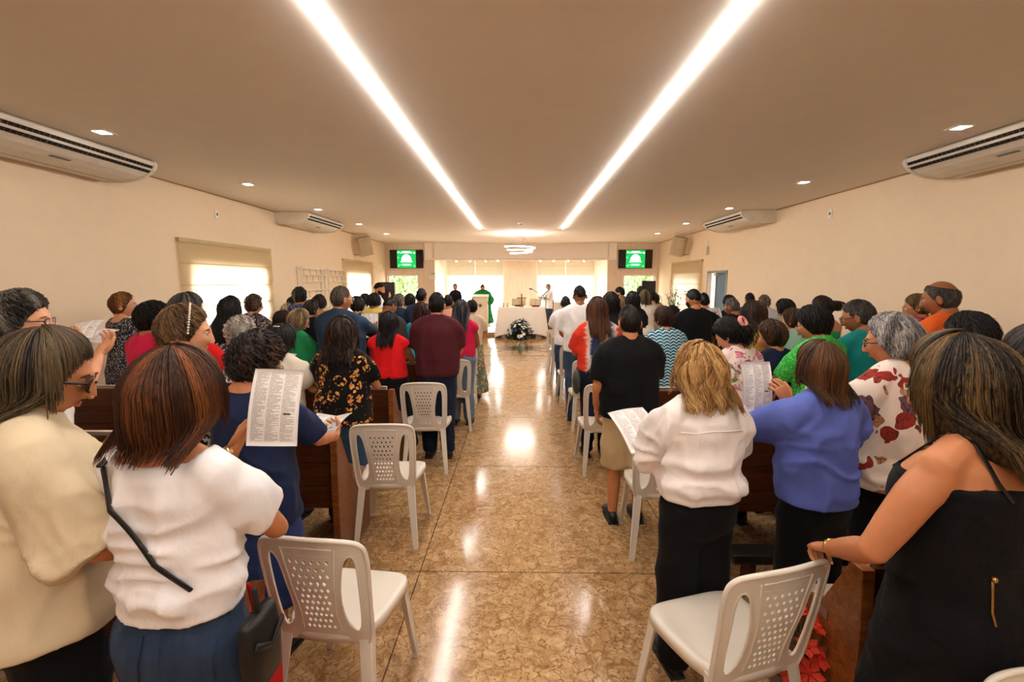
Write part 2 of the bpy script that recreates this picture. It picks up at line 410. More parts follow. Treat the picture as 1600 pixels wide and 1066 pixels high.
def hairpath(az, t, st, Rm, C, A):
    """az (N,) rad, t (N,T) 0..1 -> points, outward"""
    aa = abs((np.degrees(az) + 180) % 360 - 180); I = lambda tab: np.interp(aa, [q[0] for q in tab], [q[1] for q in tab])
    tau = st['tau']; pe = np.radians(I(st['T']) + tau * np.cos(az)); D = I(st['D']) * (np.interp((np.degrees(az) + 180) % 360 - 180, *st['asym']) if 'asym' in st else 1); D = D * (.86 + .28 * vnoise(np.stack([np.cos(az) * 4 + 7, np.sin(az) * 4 + 7, az * 0], 1))); arc = .105 * pe; tot = arc + D; ln = t * tot[:, None]
    t0 = np.radians(st['bald']) if st['bald'] else 0
    phi = np.minimum(ln / .105, pe[:, None]); q = np.maximum(0, ln - arc[:, None])
    if st['bald']: phi = t0 + (pe[:, None] - t0) * t
    u = phi / pe[:, None]
    short = D < .02
    prof = np.where(short[:, None], np.clip(1 - u ** 2.6, 0, 1) ** .8 * .92 + .08, .75 + .25 * np.sin(u * 1.57))
    if st['bald']: prof = np.sin(np.clip(t, 0, 1) * math.pi) * .8 + .1
    ta = R(tau); a = az[:, None]
    d = np.stack([np.sin(phi) * np.sin(a), np.sin(phi) * np.cos(a), np.cos(phi)], -1)
    d = np.stack([d[..., 0], d[..., 1] * math.cos(ta) - d[..., 2] * math.sin(ta), d[..., 1] * math.sin(ta) + d[..., 2] * math.cos(ta)], -1)
    lo = np.clip(-d[..., 2], 0, 1); bk = np.clip(-d[..., 1], 0, 1)
    P = d * (HR + .002 + (st['vol'] * prof * (1 - st.get('side', 0) * np.clip(abs(d[..., 0]) * 1.25 - .15, 0, 1)))[..., None] * np.array((1, 1, .8))); P[..., 0] *= 1 - .22 * lo ** 1.6; P[..., 1] *= 1 - .30 * lo ** 1.2 * bk
    P = P @ Rm.T + C; O = d @ Rm.T
    if D.max() > 0:
        L = max(D.max(), 1e-3); k = q / L; ax = C[:2] + (Rm @ np.array((0, -.005, 0)))[:2]; rel = P[..., :2] - ax
        sc = 1 + st['flare'] * k - st['inw'] * k ** 3; P[..., :2] = ax + rel * sc[..., None]
        P[..., 0] = C[0] + (P[..., 0] - C[0]) * (1 - st['narrow'] * np.clip(q / .3, 0, 1))
        P[..., 2] -= q; P[..., 0] += st.get('sway', 0) * np.clip(q / .3, 0, 1.2)
        z = P[..., 2]; yb = np.interp(z, A[:, 0], A[:, 1] - A[:, 3]) - .034
        yb = np.where(z > 1.40, yb + (z - 1.40) * 1.2, yb); wgt = np.clip((q - .01) / .06, 0, 1) * np.clip((.24 - abs(P[..., 0])) / .06, 0, 1)
        front = (np.degrees(abs((az + np.pi) % (2 * np.pi) - np.pi)) < 80)[:, None]
        P[..., 1] = np.where(~front & (P[..., 1] > yb), P[..., 1] * (1 - wgt) + yb * wgt, P[..., 1])
        Oh = P - np.append(ax, 0); Oh[..., 2] = 0; Oh /= np.linalg.norm(Oh, axis=-1)[..., None] + 1e-6
        kk = np.clip(q / .03, 0, 1)[..., None]; O = O * (1 - kk) + Oh * kk
    return P, O
def locks(P, O, rad):
    N, T = P.shape[:2]; t = np.gradient(P, axis=1); t /= np.linalg.norm(t, axis=-1)[..., None] + 1e-9
    u = np.cross(t, O); u /= np.linalg.norm(u, axis=-1)[..., None] + 1e-9; w = np.cross(u, t); r = rad[..., None]
    V = np.stack([P + u * r, P + w * r * .6, P - u * r], 2).reshape(-1, 3)
    i = np.arange(N)[:, None, None] * T * 3 + np.arange(T - 1)[None, :, None] * 3; j = np.arange(3)[None, None, :]; k = (j + 1) % 3
    Fq = np.stack([i + j, i + k, i + 3 + k, i + 3 + j], -1).reshape(-1, 4); return V, Fq
def hair(st, kind, near, Rm, C, A, rs, tail=None):
    Vs, Fs, Ts = [], [], []; n = 0
    def put(V, Fq, tone):
        nonlocal n
        Vs.append(V); Fs.extend((np.asarray(Fq) + n).tolist() if isinstance(Fq, np.ndarray) else [tuple(i + n for i in f) for f in Fq]); Ts.append(np.broadcast_to(tone, (len(V),))); n += len(V)
    na, nt = (72, 18) if near > 1 else ((48, 12) if near else (32, 9))
    az = np.arange(na) * 2 * np.pi / na; t = np.tile(np.linspace(0.0 if st['bald'] else .02, .93 if max(q[1] for q in st['D']) > .05 else 1, nt), (na, 1)); P, O = hairpath(az, t, st, Rm, C, A)
    gr = vnoise(np.stack([az * 5 / st['lr'] * .006 + rs.random() * 50, az * 0, az * 0], 1)); gr2 = vnoise(np.stack([P[..., i].ravel() * 38 for i in range(3)], 1)).reshape(na, nt)
    P = P + O * ((gr[:, None] - .5) * .007 * t + (gr2 - .5) * (.034 if kind == 'curly' else (.016 if st['curl'] > .008 else .006)) * np.minimum(t * 2, 1) * np.clip((1 - t) * 6, .3, 1))[..., None]
    V = P.reshape(-1, 3); Fq = [(i * nt + j, i * nt + j + 1, (i + 1) % na * nt + j + 1, (i + 1) % na * nt + j) for i in range(na) for j in range(nt - 1)]
    V = np.vstack([V, P[:, 0].mean(0)[None], (P[:, -1].mean(0) * .6 + C * .4)[None]])
    for i in range(na):
        k = (i + 1) % na
        if not st['bald']: Fq.append((na * nt, i * nt, k * nt))
        Fq.append((na * nt + 1, k * nt + nt - 1, i * nt + nt - 1))
    put(V, Fq, .35)
    N = int(st['N'] * (2400 if near > 2 else 1200 if near > 1 else (360 if near else 140))); T = 8 if near > 1 else (6 if near else 4)
    if kind in ('men', 'fade', 'bald'): N = int(N * 1.2); T = 4
    if kind == 'curly': T += 4
    a = rs.random(N) * 2 * np.pi; aa = abs((np.degrees(a) + 180) % 360 - 180)
    s0 = st['s0'][0] + rs.random(N) * (st['s0'][1] - st['s0'][0]); s1 = np.minimum(s0 + st['sl'] * (.7 + .5 * rs.random(N)), .90 + .17 * rs.random(N))
    tt = s0[:, None] + (s1 - s0)[:, None] * np.linspace(0, 1, T)[None]; lr = st['lr'] * (.46 if near > 2 else .68 if near > 1 else (1.0 if near else 1.6))
    P, O = hairpath(a, tt, st, Rm, C, A)
    sv = np.linspace(0, 1, T)[None]
    tg = np.cross(O, np.gradient(P, axis=1)); tg /= np.linalg.norm(tg, axis=-1)[..., None] + 1e-9
    ph = rs.random((N, 1)) * 6.28; ph = (vnoise(np.stack([np.cos(a) * 3.5 + 5, np.sin(a) * 3.5 + 5, a * 0], 1))[:, None] * 14 + ph * .12 - s0[:, None] * 0) if st.get('coh') else ph; lenm = (s1 - s0)[:, None] * .3
    bs = (s0[:, None] * .3) if st.get('coh') else 0; wv = st['curl'] * np.sin(ph + st['fq'] * 6.28 * (bs + lenm * sv)) * np.minimum(1, sv * 2 + .2); wo = st['curl'] * np.cos(ph + st['fq'] * 6.28 * (bs + lenm * sv)) * .7
    dr = (rs.random((N, 1)) - .5) * st['drift'] * .1 * sv
    off = (rs.random((N, 1)) - .25) * .006 + st['lift'] * sv ** 2 * rs.random((N, 1)) + wo + (((vnoise(P[:, T // 2] * 26 + 3) - .5) * .03)[:, None] if kind == 'curly' else 0)
    P = P + tg * (wv + dr)[..., None] + O * off[..., None]
    rad = lr * (.6 + .7 * rs.random((N, 1))) * (1 - .72 * sv ** 2) * np.minimum(1, .45 + sv * 3)
    V, Fq = locks(P, O, rad); tn = vnoise(np.stack([a * 3.2, s0 * 2, a * 0 + rs.random() * 90], 1)) * .75 + vnoise(np.stack([a * 14, s0 * 3, a * 0], 1)) * .25 + rs.normal(0, .06, N); put(V, Fq, np.repeat(np.clip(tn, 0, 1), T * 3))
    if kind in ('bun', 'pony'):
        tie = C + Rm @ np.array(st.get('tie', (0, -.112, .035)))
        if kind == 'bun':
            V, Fq = ball((0, 0, 0), (.042, .034, .040), 18, 12); V = V * (1 + .22 * (vnoise(V * 60 + 9) - .5))[:, None]; put(V @ Rm.T + tie, Fq, .35)
            for i in range(60 if near else 24):
                c0 = rs.random() * 6.28; rr = .015 + .028 * rs.random(); b = np.linspace(0, 2.2 + rs.random() * 2, 7) + c0
                Q = np.stack([np.cos(b) * rr, -np.sqrt(np.clip(.040 ** 2 - rr ** 2 * .8, .0001, 1)) * np.ones(7), np.sin(b) * rr], 1) @ Rm.T + tie
                V, Fq = locks(Q[None], np.tile(Rm @ np.array((0, -1, 0)), (1, 7, 1)), np.full((1, 7), .005) * np.linspace(1, .4, 7)); put(V, Fq, np.full(len(V), rs.random()))
        else:
            L = st.get('tail', .24); M = 130 if near else 50; b = np.linspace(0, 1, 9)[None]; j = rs.normal(0, 1, (M, 2)); l = L * (.75 + .3 * rs.random((M, 1)))
            Q = np.zeros((M, 9, 3)); bd = Rm @ np.array((0, -1, 0)); sp = .010 + .020 * np.sin(b * 2.2)
            Q[..., 0] = tie[0] + bd[0] * .05 * np.sin(b * 1.57) + j[:, :1] * sp; Q[..., 1] = tie[1] + bd[1] * .055 * np.sin(np.minimum(b * 3, 1.57)) + j[:, 1:] * sp * .8; Q[..., 2] = tie[2] + .012 * np.sin(b * 3.1) - l * b ** 1.15
            Q[..., 0] += .012 * st.get('wave', 0) * np.sin(b * 14 + ph[:M] if len(ph) >= M else b * 14)
            V, Fq = locks(Q, np.tile(bd, (M, 9, 1)), .0075 * (1 - .6 * b ** 2) * np.ones((M, 1))); put(V, Fq, np.repeat(rs.random(M), 27))
    return np.vstack(Vs), Fs, np.concatenate(Ts)

PEOPLE = []
def person(label, px, py, y, yaw=0, hp=12, hy=0, hr=0, g=1.0, sex='f', skin=2, hs=('bob', '1a110c', '4a2d1c'), hk=None, top=None, bot=None, arms=('hold', 'hold'),
           shoe='1a1614', glasses=None, beard=None, z0=0.0, sc=None, lean=0, group=None, **ex):
    if 1.3 < y < 11 and abs(at(px, py, y).x) > 1.0:
        for q in (1.45, 2.70, 3.95, 5.20, 6.45, 7.70, 8.95, 10.20):
            if q <= y < q + 1.25: y = min(max(y, q + .585), q + .82) if y > q + .25 else (q - .43 if q > 1.5 else q + .585)
    rs = np.random.default_rng(abs(hash((px * 31 + py * 17 + int(y * 100)))) % 2 ** 31)
    near = 3 if y < 1.7 else 2 if y < 2.6 else (1 if y < 5.0 else 0); vx = .0088 if y < 1.6 else (.0115 if y < 2.6 else (.015 if y < 4 else (.019 if y < 6.2 else .025)))
    A = torso(sex, g); Rm = rotm(R(hp), R(hy), R(hr)); piv = np.array((0, -.014, 1.43)); C = piv + Rm @ np.array((0, .024, .104))
    st = hst(hs[0], **(hk or {}))
    HV, HF, HT = hair(st, hs[0], near, Rm, C, A, rs)
    ztop = max(HV[:, 2].max(), (C[2] + .11)); P = at(px, py, y); s = sc or (P.z - z0) / ztop
    c, sn = math.cos(R(yaw)), math.sin(R(yaw)); rx = P.x - s * (C[0] * c - C[1] * sn); ry = y - s * (C[0] * sn + C[1] * c)
    root = thing('person', label, 'person', (rx, ry, z0), R(yaw), group)
    if not .9 < s < 1.12: print('SCALE %.2f %s' % (s, label))
    # limbs
    sx = ((.160 if sex == 'f' else .180) + .03 * (g - 1)) * ex.get('sw', 1); ga = (1 if sex == 'f' else 1.08) * (1 + .55 * (g - 1)); body = []; gh = G(); path = {}
    ar = np.array([.047, .046, .042, .036, .036, .031, .023]) * ga
    ar[-1] = .024
    for sd, spec in zip((-1, 1), arms):
        a = ARM[spec] if isinstance(spec, str) else spec
        m = lambda v: np.array((v[0] * sd, v[1], v[2])) if isinstance(spec, str) else np.array(v, float)
        if not isinstance(spec, str) and len(a) > 5:      # given in the room: bring into the figure's own frame
            ro = lambda v: np.array((v[0] * c + v[1] * sn, -v[0] * sn + v[1] * c, v[2])); w_ = np.array(a[0], float) - np.array((rx, ry, z0))
            a = (ro(w_) / s, ro(a[1]), ro(a[2]), ro(a[3]), a[4])
        S = np.array((sx * sd, -.012, 1.325)); E, Wp = ik(S, m(a[0]), m(a[1]), .275, .245)
        t = [S, S * .67 + E * .33, S * .33 + E * .67, E, E * .7 + Wp * .3, E * .35 + Wp * .65, Wp]
        path[sd] = (np.array(t), ar); q = list(t); q[0] = S + np.array((-sd * .02, 0, .0))
        body.append(tube(q, ar, 14)); hand(gh, Wp, m(a[2]), m(a[3]), sd, a[4], near)
        body.append(tube([(0, -.016, 1.41), (sd * sx * .6, -.016, 1.372), S], [.045, .042, .047], 12))
    A2 = A.copy(); k_ = np.clip((1.33 - A2[:, 0]) / .08, 0, 1) * (0 if (top or {}).get('cami') else 1); A2[:, 2] -= .014 * k_; A2[:, 3] -= .014 * k_
    if (top or {}).get('cami'): k_ = A2[:, 0] < top.get('neck', 1.3) - .05; A2[:, 2] -= .012 * k_; A2[:, 3] -= .012 * k_
    body.append(rings([tuple(r) for r in A2], 30)); body.append(tube([(0, -.02, 1.33), piv, C + Rm @ np.array((0, -.018, -.05))], [.056, .053 if sex == 'f' else .06, .052], 16))
    bk = (bot or {}).get('kind', 'pants')
    if bk in ('skirt', 'shorts'):
        for sd in (-1, 1): body.append(tube([(sd * .085, -.005, .78), (sd * .09, .005, .47), (sd * .092, -.02, .28), (sd * .095, -.02, .06)], [.08 * ga, .055, .052, .036], 14)); body.append(tube([(sd * .095, -.05, .045), (sd * .10, .11, .03)], [.034, .026], 10))
    g0 = G()
    for b in body: g0.add(b)
    V, Fq = remesh(g0.get(), max(vx * (1.0 if (top or {}).get('cami') else 1.5), .009), 3)
    if near not in HEADS: HEADS[near] = headgeo(near)
    gb = G(); gb.add((V, [tuple(f) for f in (Fq.tolist() if isinstance(Fq, np.ndarray) else Fq)])); hv, hf = HEADS[near].get()
    gb.V.append(hv @ Rm.T + C); gb.F += [tuple(i + gb.n for i in f) for f in hf]; gb.MI += HEADS[near].MI; gb.n += len(hv)
    hv, hf = gh.get(); gb.V.append(hv); gb.F += [tuple(i + gb.n for i in f) for f in hf]; gb.MI += gh.MI
    V, Fq = gb.get(); mobj('body', V * s, Fq, skinmats(skin), root, True, gb.MI)
    o = mobj('hair', HV * s, HF, hairmat(hs[1], hs[2]), root, True); at_ = o.data.attributes.new('tone', 'FLOAT', 'POINT'); at_.data.foreach_set('value', HT.astype(np.float32))
    keep = []; top_name = (top or {}).get('name', 'shirt')
    def cloth(name, parts, mat, amp, hem=None, v=vx, axis=(8, 8, 3.2)):
        gg = G()
        for p in parts: gg.add(p)
        V, Fq = remesh(gg.get(), v, 3)
        if isinstance(Fq, np.ndarray) and amp:
            N = vnormals(V, Fq); o0 = rs.random(3) * 40
            wp = np.stack([vnoise(V * 5 + o0 + k) for k in (0, 11, 23)], 1) - .5
            a1 = 1 - abs(2 * vnoise((V + wp * .12) * np.array(axis) + o0) - 1); a2 = 1 - abs(2 * vnoise((V + wp * .16) * np.array((5, 5, 15)) + o0 + 5) - 1)
            zl = V[:, 2].min(); dmp = np.clip((V[:, 2] - zl) / .06, .25, 1); N = N * dmp[:, None]; w2 = np.exp(-((V[:, 2] - zl - .16) / .14) ** 2); w1 = np.clip((1.40 - V[:, 2]) / .12, .15, 1)
            a3 = 1 - abs(2 * vnoise((V + wp * .10) * np.array(axis) * 2.1 + o0 + 9) - 1)
            V = V + N * (amp * ((a1 ** 2.2 - .45) * 1.5 * w1 + .95 * (a2 ** 2.2 - .45) * (w2 + .14) + .45 * (a3 ** 2 - .45) * w1))[:, None]
        keep.append((V * s, Fq))
        return mobj(name, V * s, Fq, mat, root, True)
    if top:
        of = top.get('off', .014); nk = top.get('neck', 1.415); hem = top.get('hem', .84); nkb = top.get('wide', 0); lo = top.get('loose', .5); sl = top.get('sleeve', .42); fl = top.get('flare', .0)
        zs = [z for z in list(np.arange(hem + .03, nk - .01, .05))]; rs_ = []
        ch = tz(A, 1.2); hp_ = tz(A, .86)
        for z in [hem] + zs + [nk]:
            yc, hw, hd = tz(A, max(z, .74)) if z > .86 else hp_
            if z < 1.2:
                k = np.clip((1.2 - z) / .34, 0, 1); hw2, hd2 = ch[1] * (1 - k) + max(hp_[1], ch[1] * .96) * k, ch[2] * (1 - k) + max(hp_[2], ch[2] * .96) * k
                hw = max(hw, hw * (1 - lo) + hw2 * lo); hd = max(hd, hd * (1 - lo) + hd2 * lo)
            f = fl * max(0, (1.15 - z)) ; rs_.append((z, yc, hw + of + f, hd + of + f * .8))
        if top.get('cinch'):    # gathered band at the hem
            rs_[0] = (rs_[0][0], rs_[0][1], rs_[0][2] - .0, rs_[0][3] - .0); rs_[2] = (rs_[2][0], rs_[2][1], rs_[2][2] + .022, rs_[2][3] + .022)
        if nkb: rs_ = [r for r in rs_ if r[0] < nk - .02] + [(nk, -.014, nkb, .068)]
        parts = [rings(rs_, 36)]
        for sd in (-1, 1):
            pt, ra = path[sd]; S = pt[0]
            if not top.get('cami'):
                x0 = nkb * .8 if nkb else .02
                parts.append(tube([(sd * x0, -.016, min(nk - .012, 1.405 - x0 * .35)), (sd * sx * .62, -.016, 1.372), S], [.040 + of, .040 + of, .046 + of], 14))
            if sl > 0:
                cu = np.concatenate([[0], np.cumsum(np.linalg.norm(np.diff(pt, axis=0), axis=1))]); cu /= cu[-1]; tt = np.linspace(0, sl, 8 if sl > .5 else 5)
                q = np.stack([np.interp(tt, cu, pt[:, i]) for i in range(3)], 1); rr = np.interp(tt, cu, ra) + of * 1.25 + top.get('sflare', .006) * tt / sl + top.get('puff', 0) * np.sin(np.pi * np.clip(tt / sl, 0, 1)) ** .7
                q[0] += (-sd * .02, 0, 0); parts.append(tube(q, rr, 16, round_=(1, .15)))
                if top.get('cuff'): e = (q[-1] - q[-2]); e /= np.linalg.norm(e); parts.append(tube([q[-1] - e * .045, q[-1] - e * .01, q[-1] + e * .008], rr[-1] + .007, 16, round_=(.1, .1)))
        if top.get('collar'): parts.append(tube([(0, -.018, 1.395), (0, -.016, 1.425), (0, -.012, 1.445)], [(.075, .070), (.069, .066), (.066, .064)], 20, round_=(0, 0)))
        cloth(top.get('name', 'shirt'), parts, top['m'], top.get('amp', .012 if y < 2.6 else .009), hem, max(vx * .95, .007))
    if bot:
        m = bot['m']; parts = []; wz = bot.get('waist', 1.0); zs = [.80, .84, .88, .92, .96] + [z for z in (1.0, 1.04, 1.08) if z < wz] + [wz]
        if bk == 'skirt':
            hz = bot.get('hem', .5); fl = bot.get('flare', .12); q = tz(A, .86)
            parts.append(rings([(z, tz(A, max(z, .80))[0] if z > .8 else -.008, max(tz(A, max(z, .86))[1], 0) + .008 + max(0, .86 - z) * fl, tz(A, max(z, .86))[2] + .008 + max(0, .86 - z) * fl) for z in list(np.arange(hz, wz - .02, .06)) + [wz]], 36))
        else:
            parts.append(rings([(.64, -.004, .085, .03), (.70, -.006, tz(A, .8)[1] * .78, .075)] + [(z, tz(A, z)[0], tz(A, z)[1] + .008, tz(A, z)[2] + .008) for z in zs], 32)); end = .055 if bk == 'pants' else bot.get('hem', .44); wl = bot.get('wide', 1.0)
            for sd in (-1, 1):
                zz = np.linspace(.86, end, 8); rr = np.interp(zz, [.05, .25, .47, .7, .86], [.062 * wl, .068 * wl, .078 * wl, .098, .102]) * (1 + .45 * (g - 1)); rr[-1] *= 1.04
                parts.append(tube([(sd * (.080 + .014 * (.86 - z)), np.interp(z, [.05, .45, .86], [-.022, .006, -.005]), z) for z in zz], rr, 16, round_=(1, .15)))
        cloth(bot.get('name', {'pants': 'trousers', 'skirt': 'skirt', 'shorts': 'shorts'}[bk]), parts, m, bot.get('amp', .010), v=max(vx * 1.35, .009), axis=(6, 6, 4))
    if shoe:
        sm = plain('shoe' + shoe, shoe, .5, .4); so = plain('sole', ex.get('sole', '2a2623'), .7)
        for sd in (-1, 1):
            gs = G(); x = sd * .098; gs.tube([(x, -.072, .048), (x, -.03, .055), (x, .05, .052), (x + sd * .006, .12, .036), (x + sd * .004, .168, .026)], [(.030, .036), (.036, .046), (.040, .042), (.044, .028), (.030, .018)], 14)
            o = mobj('shoe', gs.get()[0] * s, gs.get()[1], sm, root, True)
            gs = G().add(prism([(x - .036, -.082), (x + .036, -.082), (x + .04, 0), (x + .048, .10), (x + .034, .175), (x - .03, .178), (x - .044, .10), (x - .04, 0)], 0, .016, 2)); mobj('sole', gs.get()[0] * s, gs.get()[1], so, o)
    if glasses:
        gg = G(); sun = glasses == 'sun'; w = .0032 if sun else .0024
        for sd in (-1, 1):
            b = np.linspace(0, 2 * np.pi, 17); rx_, rz_ = (.028, .023) if sun else (.024, .018)
            gg.tube([(sd * (.033 + rx_ * math.cos(q)), .106 - .25 * abs(.033 + sd * 0 + rx_ * math.cos(q) - .033), .004 + rz_ * math.sin(q)) for q in b], w, 6, mi=0)
            gg.add(ball((sd * .033, .1045, .004), (rx_ * .98, .0012, rz_ * .98), 14, 6), 1)
            gg.tube([(sd * .058, .100, .008), (sd * .080, .06, .006), (sd * .083, -.005, .004), (sd * .080, -.022, -.014)], (w, w * 1.3), 6)
        gg.tube([(-.008, .112, .006), (.008, .112, .006)], w, 6)
        V, Fq = gg.get(); fr = plain('glasses_' + glasses, {'sun': '0c0a0a', 'dark': '14100f'}.get(glasses, 'b9aea2'), .25, .5)
        ln = MATS.get('lens_sun' if sun else 'lens')
        if ln is None:
            t = NT('lens', .05, .5); t.base('100c0a' if sun else 'ffffff'); t.b.inputs['Alpha'].default_value = 1 if sun else .12; ln = MATS['lens_sun' if sun else 'lens'] = t.m
        mobj('glasses', (V @ Rm.T + C) * s, Fq, [fr, ln], root, True, gg.MI)
    if beard: V, Fq = beardgeo(); mobj('beard', (V @ Rm.T + C) * s, Fq, plain('beard' + beard, beard, .8, .2, bump=.6, bscale=220), root, True)
    class I: pass
    p = I(); p.fing = gh.fing; p.cloth = keep; p.root, p.s, p.A, p.path, p.C, p.Rm, p.yaw, p.px = root, s, A, path, C, Rm, R(yaw), px
    p.w = lambda v: Vector((rx + s * (v[0] * c - v[1] * sn), ry + s * (v[0] * sn + v[1] * c), z0 + s * v[2]))
    def onto(x, z, off, side=-1, k=0):
        if k not in p.bvh: p.bvh[k] = BVHTree.FromPolygons(keep[k][0].tolist(), [tuple(f) for f in (keep[k][1].tolist() if isinstance(keep[k][1], np.ndarray) else keep[k][1])])
        h = p.bvh[k].ray_cast(Vector((x * s, side * 1.5, z * s)), Vector((0, -side, 0)))[0]
        return np.array(surf(A, x, z, .03, side)) if h is None else np.array(h[:]) / s + (0, side * off, 0)
    bv = gb.get()
    def onbody(o, d, off):
        if 'b' not in p.bvh: p.bvh['b'] = BVHTree.FromPolygons(bv[0].tolist(), bv[1])
        h, n = p.bvh['b'].ray_cast(Vector(o), Vector(d))[:2]; return np.array((h + n * off)[:]) if h is not None else np.array(o)
    p.onbody = onbody; p.onto = onto; p.bvh = {}
    p.part = lambda name, gg, mat, sm=True: mobj(name, gg.get()[0] * s, gg.get()[1], mat, root, sm, gg.MI if isinstance(mat, list) else None)
    PEOPLE.append(p); return p

# ---------------------------------------------------------------- room shell
XL, XR, YB, YE, CH = -4.52, 4.62, -3.6, 15.4, 3.08
wall_m = plain('wall_paint', 'e9d2b4', .75, .2, var=.015, bump=.05, bscale=60)
apse_m = plain('apse_paint', 'f0e4d6', .75, .2, var=.015)
ceil_m = plain('ceiling_paint', 'ede3d8', .85, .1, var=.012)
def woodmat(name, a, b, scale=(1, 1, 1), rough=.4, band=9):
    t = NT(name, rough, .4); v = t.coord(scale=scale); n = t.noise(v, band, 6, .6, 1.2)
    t.base(t.ramp(n.outputs[0], [(.28, a), (.5, tuple((x + y) / 2 for x, y in zip(lin(a), lin(b)))), (.72, b)])); t.bump(n.outputs[0], .08, .003); MATS[name] = t.m; return t.m
oak_m = woodmat('pale_oak', 'd9c3ad', 'ecdccb', (6, 6, .5), .55, 5)
pew_m = woodmat('pew_wood', '5a2c10', '8f5524', (1, 8, 8), .35, 4)
pewdark_m = woodmat('pew_dark_wood', '3a1a0b', '5c3015', (.6, 8, 8), .38, 4)
alu_m = plain('white_metal', 'e9e4da', .4, .4)
white_m = plain('white_plastic', 'ece6dc', .45, .4)
black_m = plain('black_plastic', '0b0b0c', .5, .4)
glass_m = None
t = NT('window_glass', .02, .5); t.n.remove(t.b); o_ = t.n['Material Output']
tr = t.node('ShaderNodeBsdfTransparent'); gl = t.node('ShaderNodeBsdfGlossy'); gl.inputs['Roughness'].default_value = .02
mx = t.node('ShaderNodeMixShader'); mx.inputs[0].default_value = .06; t.link(tr.outputs[0], mx.inputs[1]); t.link(gl.outputs[0], mx.inputs[2]); t.link(mx.outputs[0], o_.inputs[0]); glass_m = t.m
t = NT('frosted_glass', .3, .4); t.base('dfe8ea'); t.b.inputs['Transmission Weight'].default_value = .0; t.n.remove(t.b); o_ = t.n['Material Output']
a_ = t.node('ShaderNodeBsdfTranslucent'); a_.inputs[0].default_value = (.16, .2, .23, 1); d_ = t.node('ShaderNodeBsdfDiffuse'); d_.inputs[0].default_value = (.3, .34, .36, 1)
mx = t.node('ShaderNodeMixShader'); mx.inputs[0].default_value = .4; t.link(a_.outputs[0], mx.inputs[1]); t.link(d_.outputs[0], mx.inputs[2]); t.link(mx.outputs[0], o_.inputs[0]); frost_m = t.m
def shade(name, col, tcol, f):
    t = NT(name); t.n.remove(t.b); o_ = t.n['Material Output']; v = t.coord(scale=(1, 30, 30)); n = t.noise(v, 6, 4)
    a_ = t.node('ShaderNodeBsdfTranslucent'); a_.inputs[0].default_value = rgba(tcol); d_ = t.node('ShaderNodeBsdfDiffuse')
    l = lin(col); t.link(t.ramp(n.outputs[0], [(.3, tuple(x * .93 for x in l)), (.7, l)]), d_.inputs[0])
    mx = t.node('ShaderNodeMixShader'); mx.inputs[0].default_value = f; t.link(a_.outputs[0], mx.inputs[1]); t.link(d_.outputs[0], mx.inputs[2]); t.link(mx.outputs[0], o_.inputs[0]); return t.m
linen_m = shade('linen_shade', 'e3d3b0', 'e8dcc4', .35); blind_m = shade('lined_shade', 'eadfc6', '6a6252', .72)

# floor: dark bed with polished stone slabs laid on it
t = NT('stone_slab', .12, .5); v = t.coord(); ww = t.noise(v, 2.2, 4, .6, .3); wv = t.mix(.35, v, ww.outputs['Color'])
n1 = t.noise(wv, 15, 8, .7, 1.4); n2 = t.voro(t.mix(.10, v, t.noise(v, 12, 4).outputs['Color']), 17, 'DISTANCE_TO_EDGE'); n3 = t.noise(v, 70, 4, .6); n4 = t.noise(v, 1.3, 3)
b = t.ramp(n1.outputs[0], [(.30, '5f4426'), (.43, '94704a'), (.56, 'b8946a'), (.74, 'd8be98')])
b = t.mix(t.math('MULTIPLY', t.math('LESS_THAN', n2.outputs['Distance'], .035), t.math('GREATER_THAN', n3.outputs[0], .46)), b, '745230')
b = t.mix(t.math('GREATER_THAN', n3.outputs[0], .64), b, '6f4e2a'); b = t.mix(t.math('MULTIPLY', n4.outputs[0], .35), b, 'ac8558')
t.base(b); rr = t.math('MULTIPLY_ADD', n1.outputs[0], .12, .09); t.link(rr, t.b.inputs['Roughness']); t.bump(t.noise(v, 30, 3).outputs[0], .02, .004)
stone_m = t.m
fl = struct(boxo('floor', (XL - .2, YB - .2, -.12), (XR + .2, 17.7, -.012), plain('floor_bed', '3c2816', .8)))
ys = [-3.6, -2.36, -.70, .97, 2.63, 4.27, 5.9, 7.55, 9.2, 10.85, 12.5, 14.15, 15.06]
xs = [XL, -4.0, -2.3, -.62, 1.06, 2.74, XR]
for i in range(len(xs) - 1):
    for j in range(len(ys) - 1):
        struct(boxo('floor_slab', (xs[i] + .003, ys[j] + .004, -.012), (xs[i + 1] - .003, ys[j + 1] - .004, 0), stone_m, fl, 0))
# compass star inlaid in the aisle
ink_m = plain('inlay_dark', '2c2219', .15, .5); grn_m = plain('inlay_green', '45563e', .15, .5)
star = G(); cx, cy = .02, 12.25
for k in range(16):
    a = k * math.pi / 8; L = (1.25, .62, .95, .62)[k % 4]; w = .085 if k % 2 == 0 else .035
    c_, s_ = math.cos(a), math.sin(a); q = lambda r, o: (cx + c_ * r - s_ * o, cy + s_ * r + c_ * o)
    star.add(prism([q(.10, 0), q(.34, -w), q(L, 0), q(.34, w)], 0, .0022, 2), 0 if k % 2 or k % 4 else 1)
for yy in (11.0, 13.45): star.box((cx - 1.15, yy, 0), (cx + 1.15, yy + .035, .0022), 0)
for k in range(4):
    a = k * math.pi / 2 + math.pi / 4; star.add(prism([(cx, cy), (cx + .2 * math.cos(a - .75), cy + .3 * math.sin(a - .75)), (cx + .2 * math.cos(a + .75), cy + .3 * math.sin(a + .75))], 0, .0024, 2), 1)
o = star.obj('floor_star', [ink_m, grn_m], fl); struct(o)

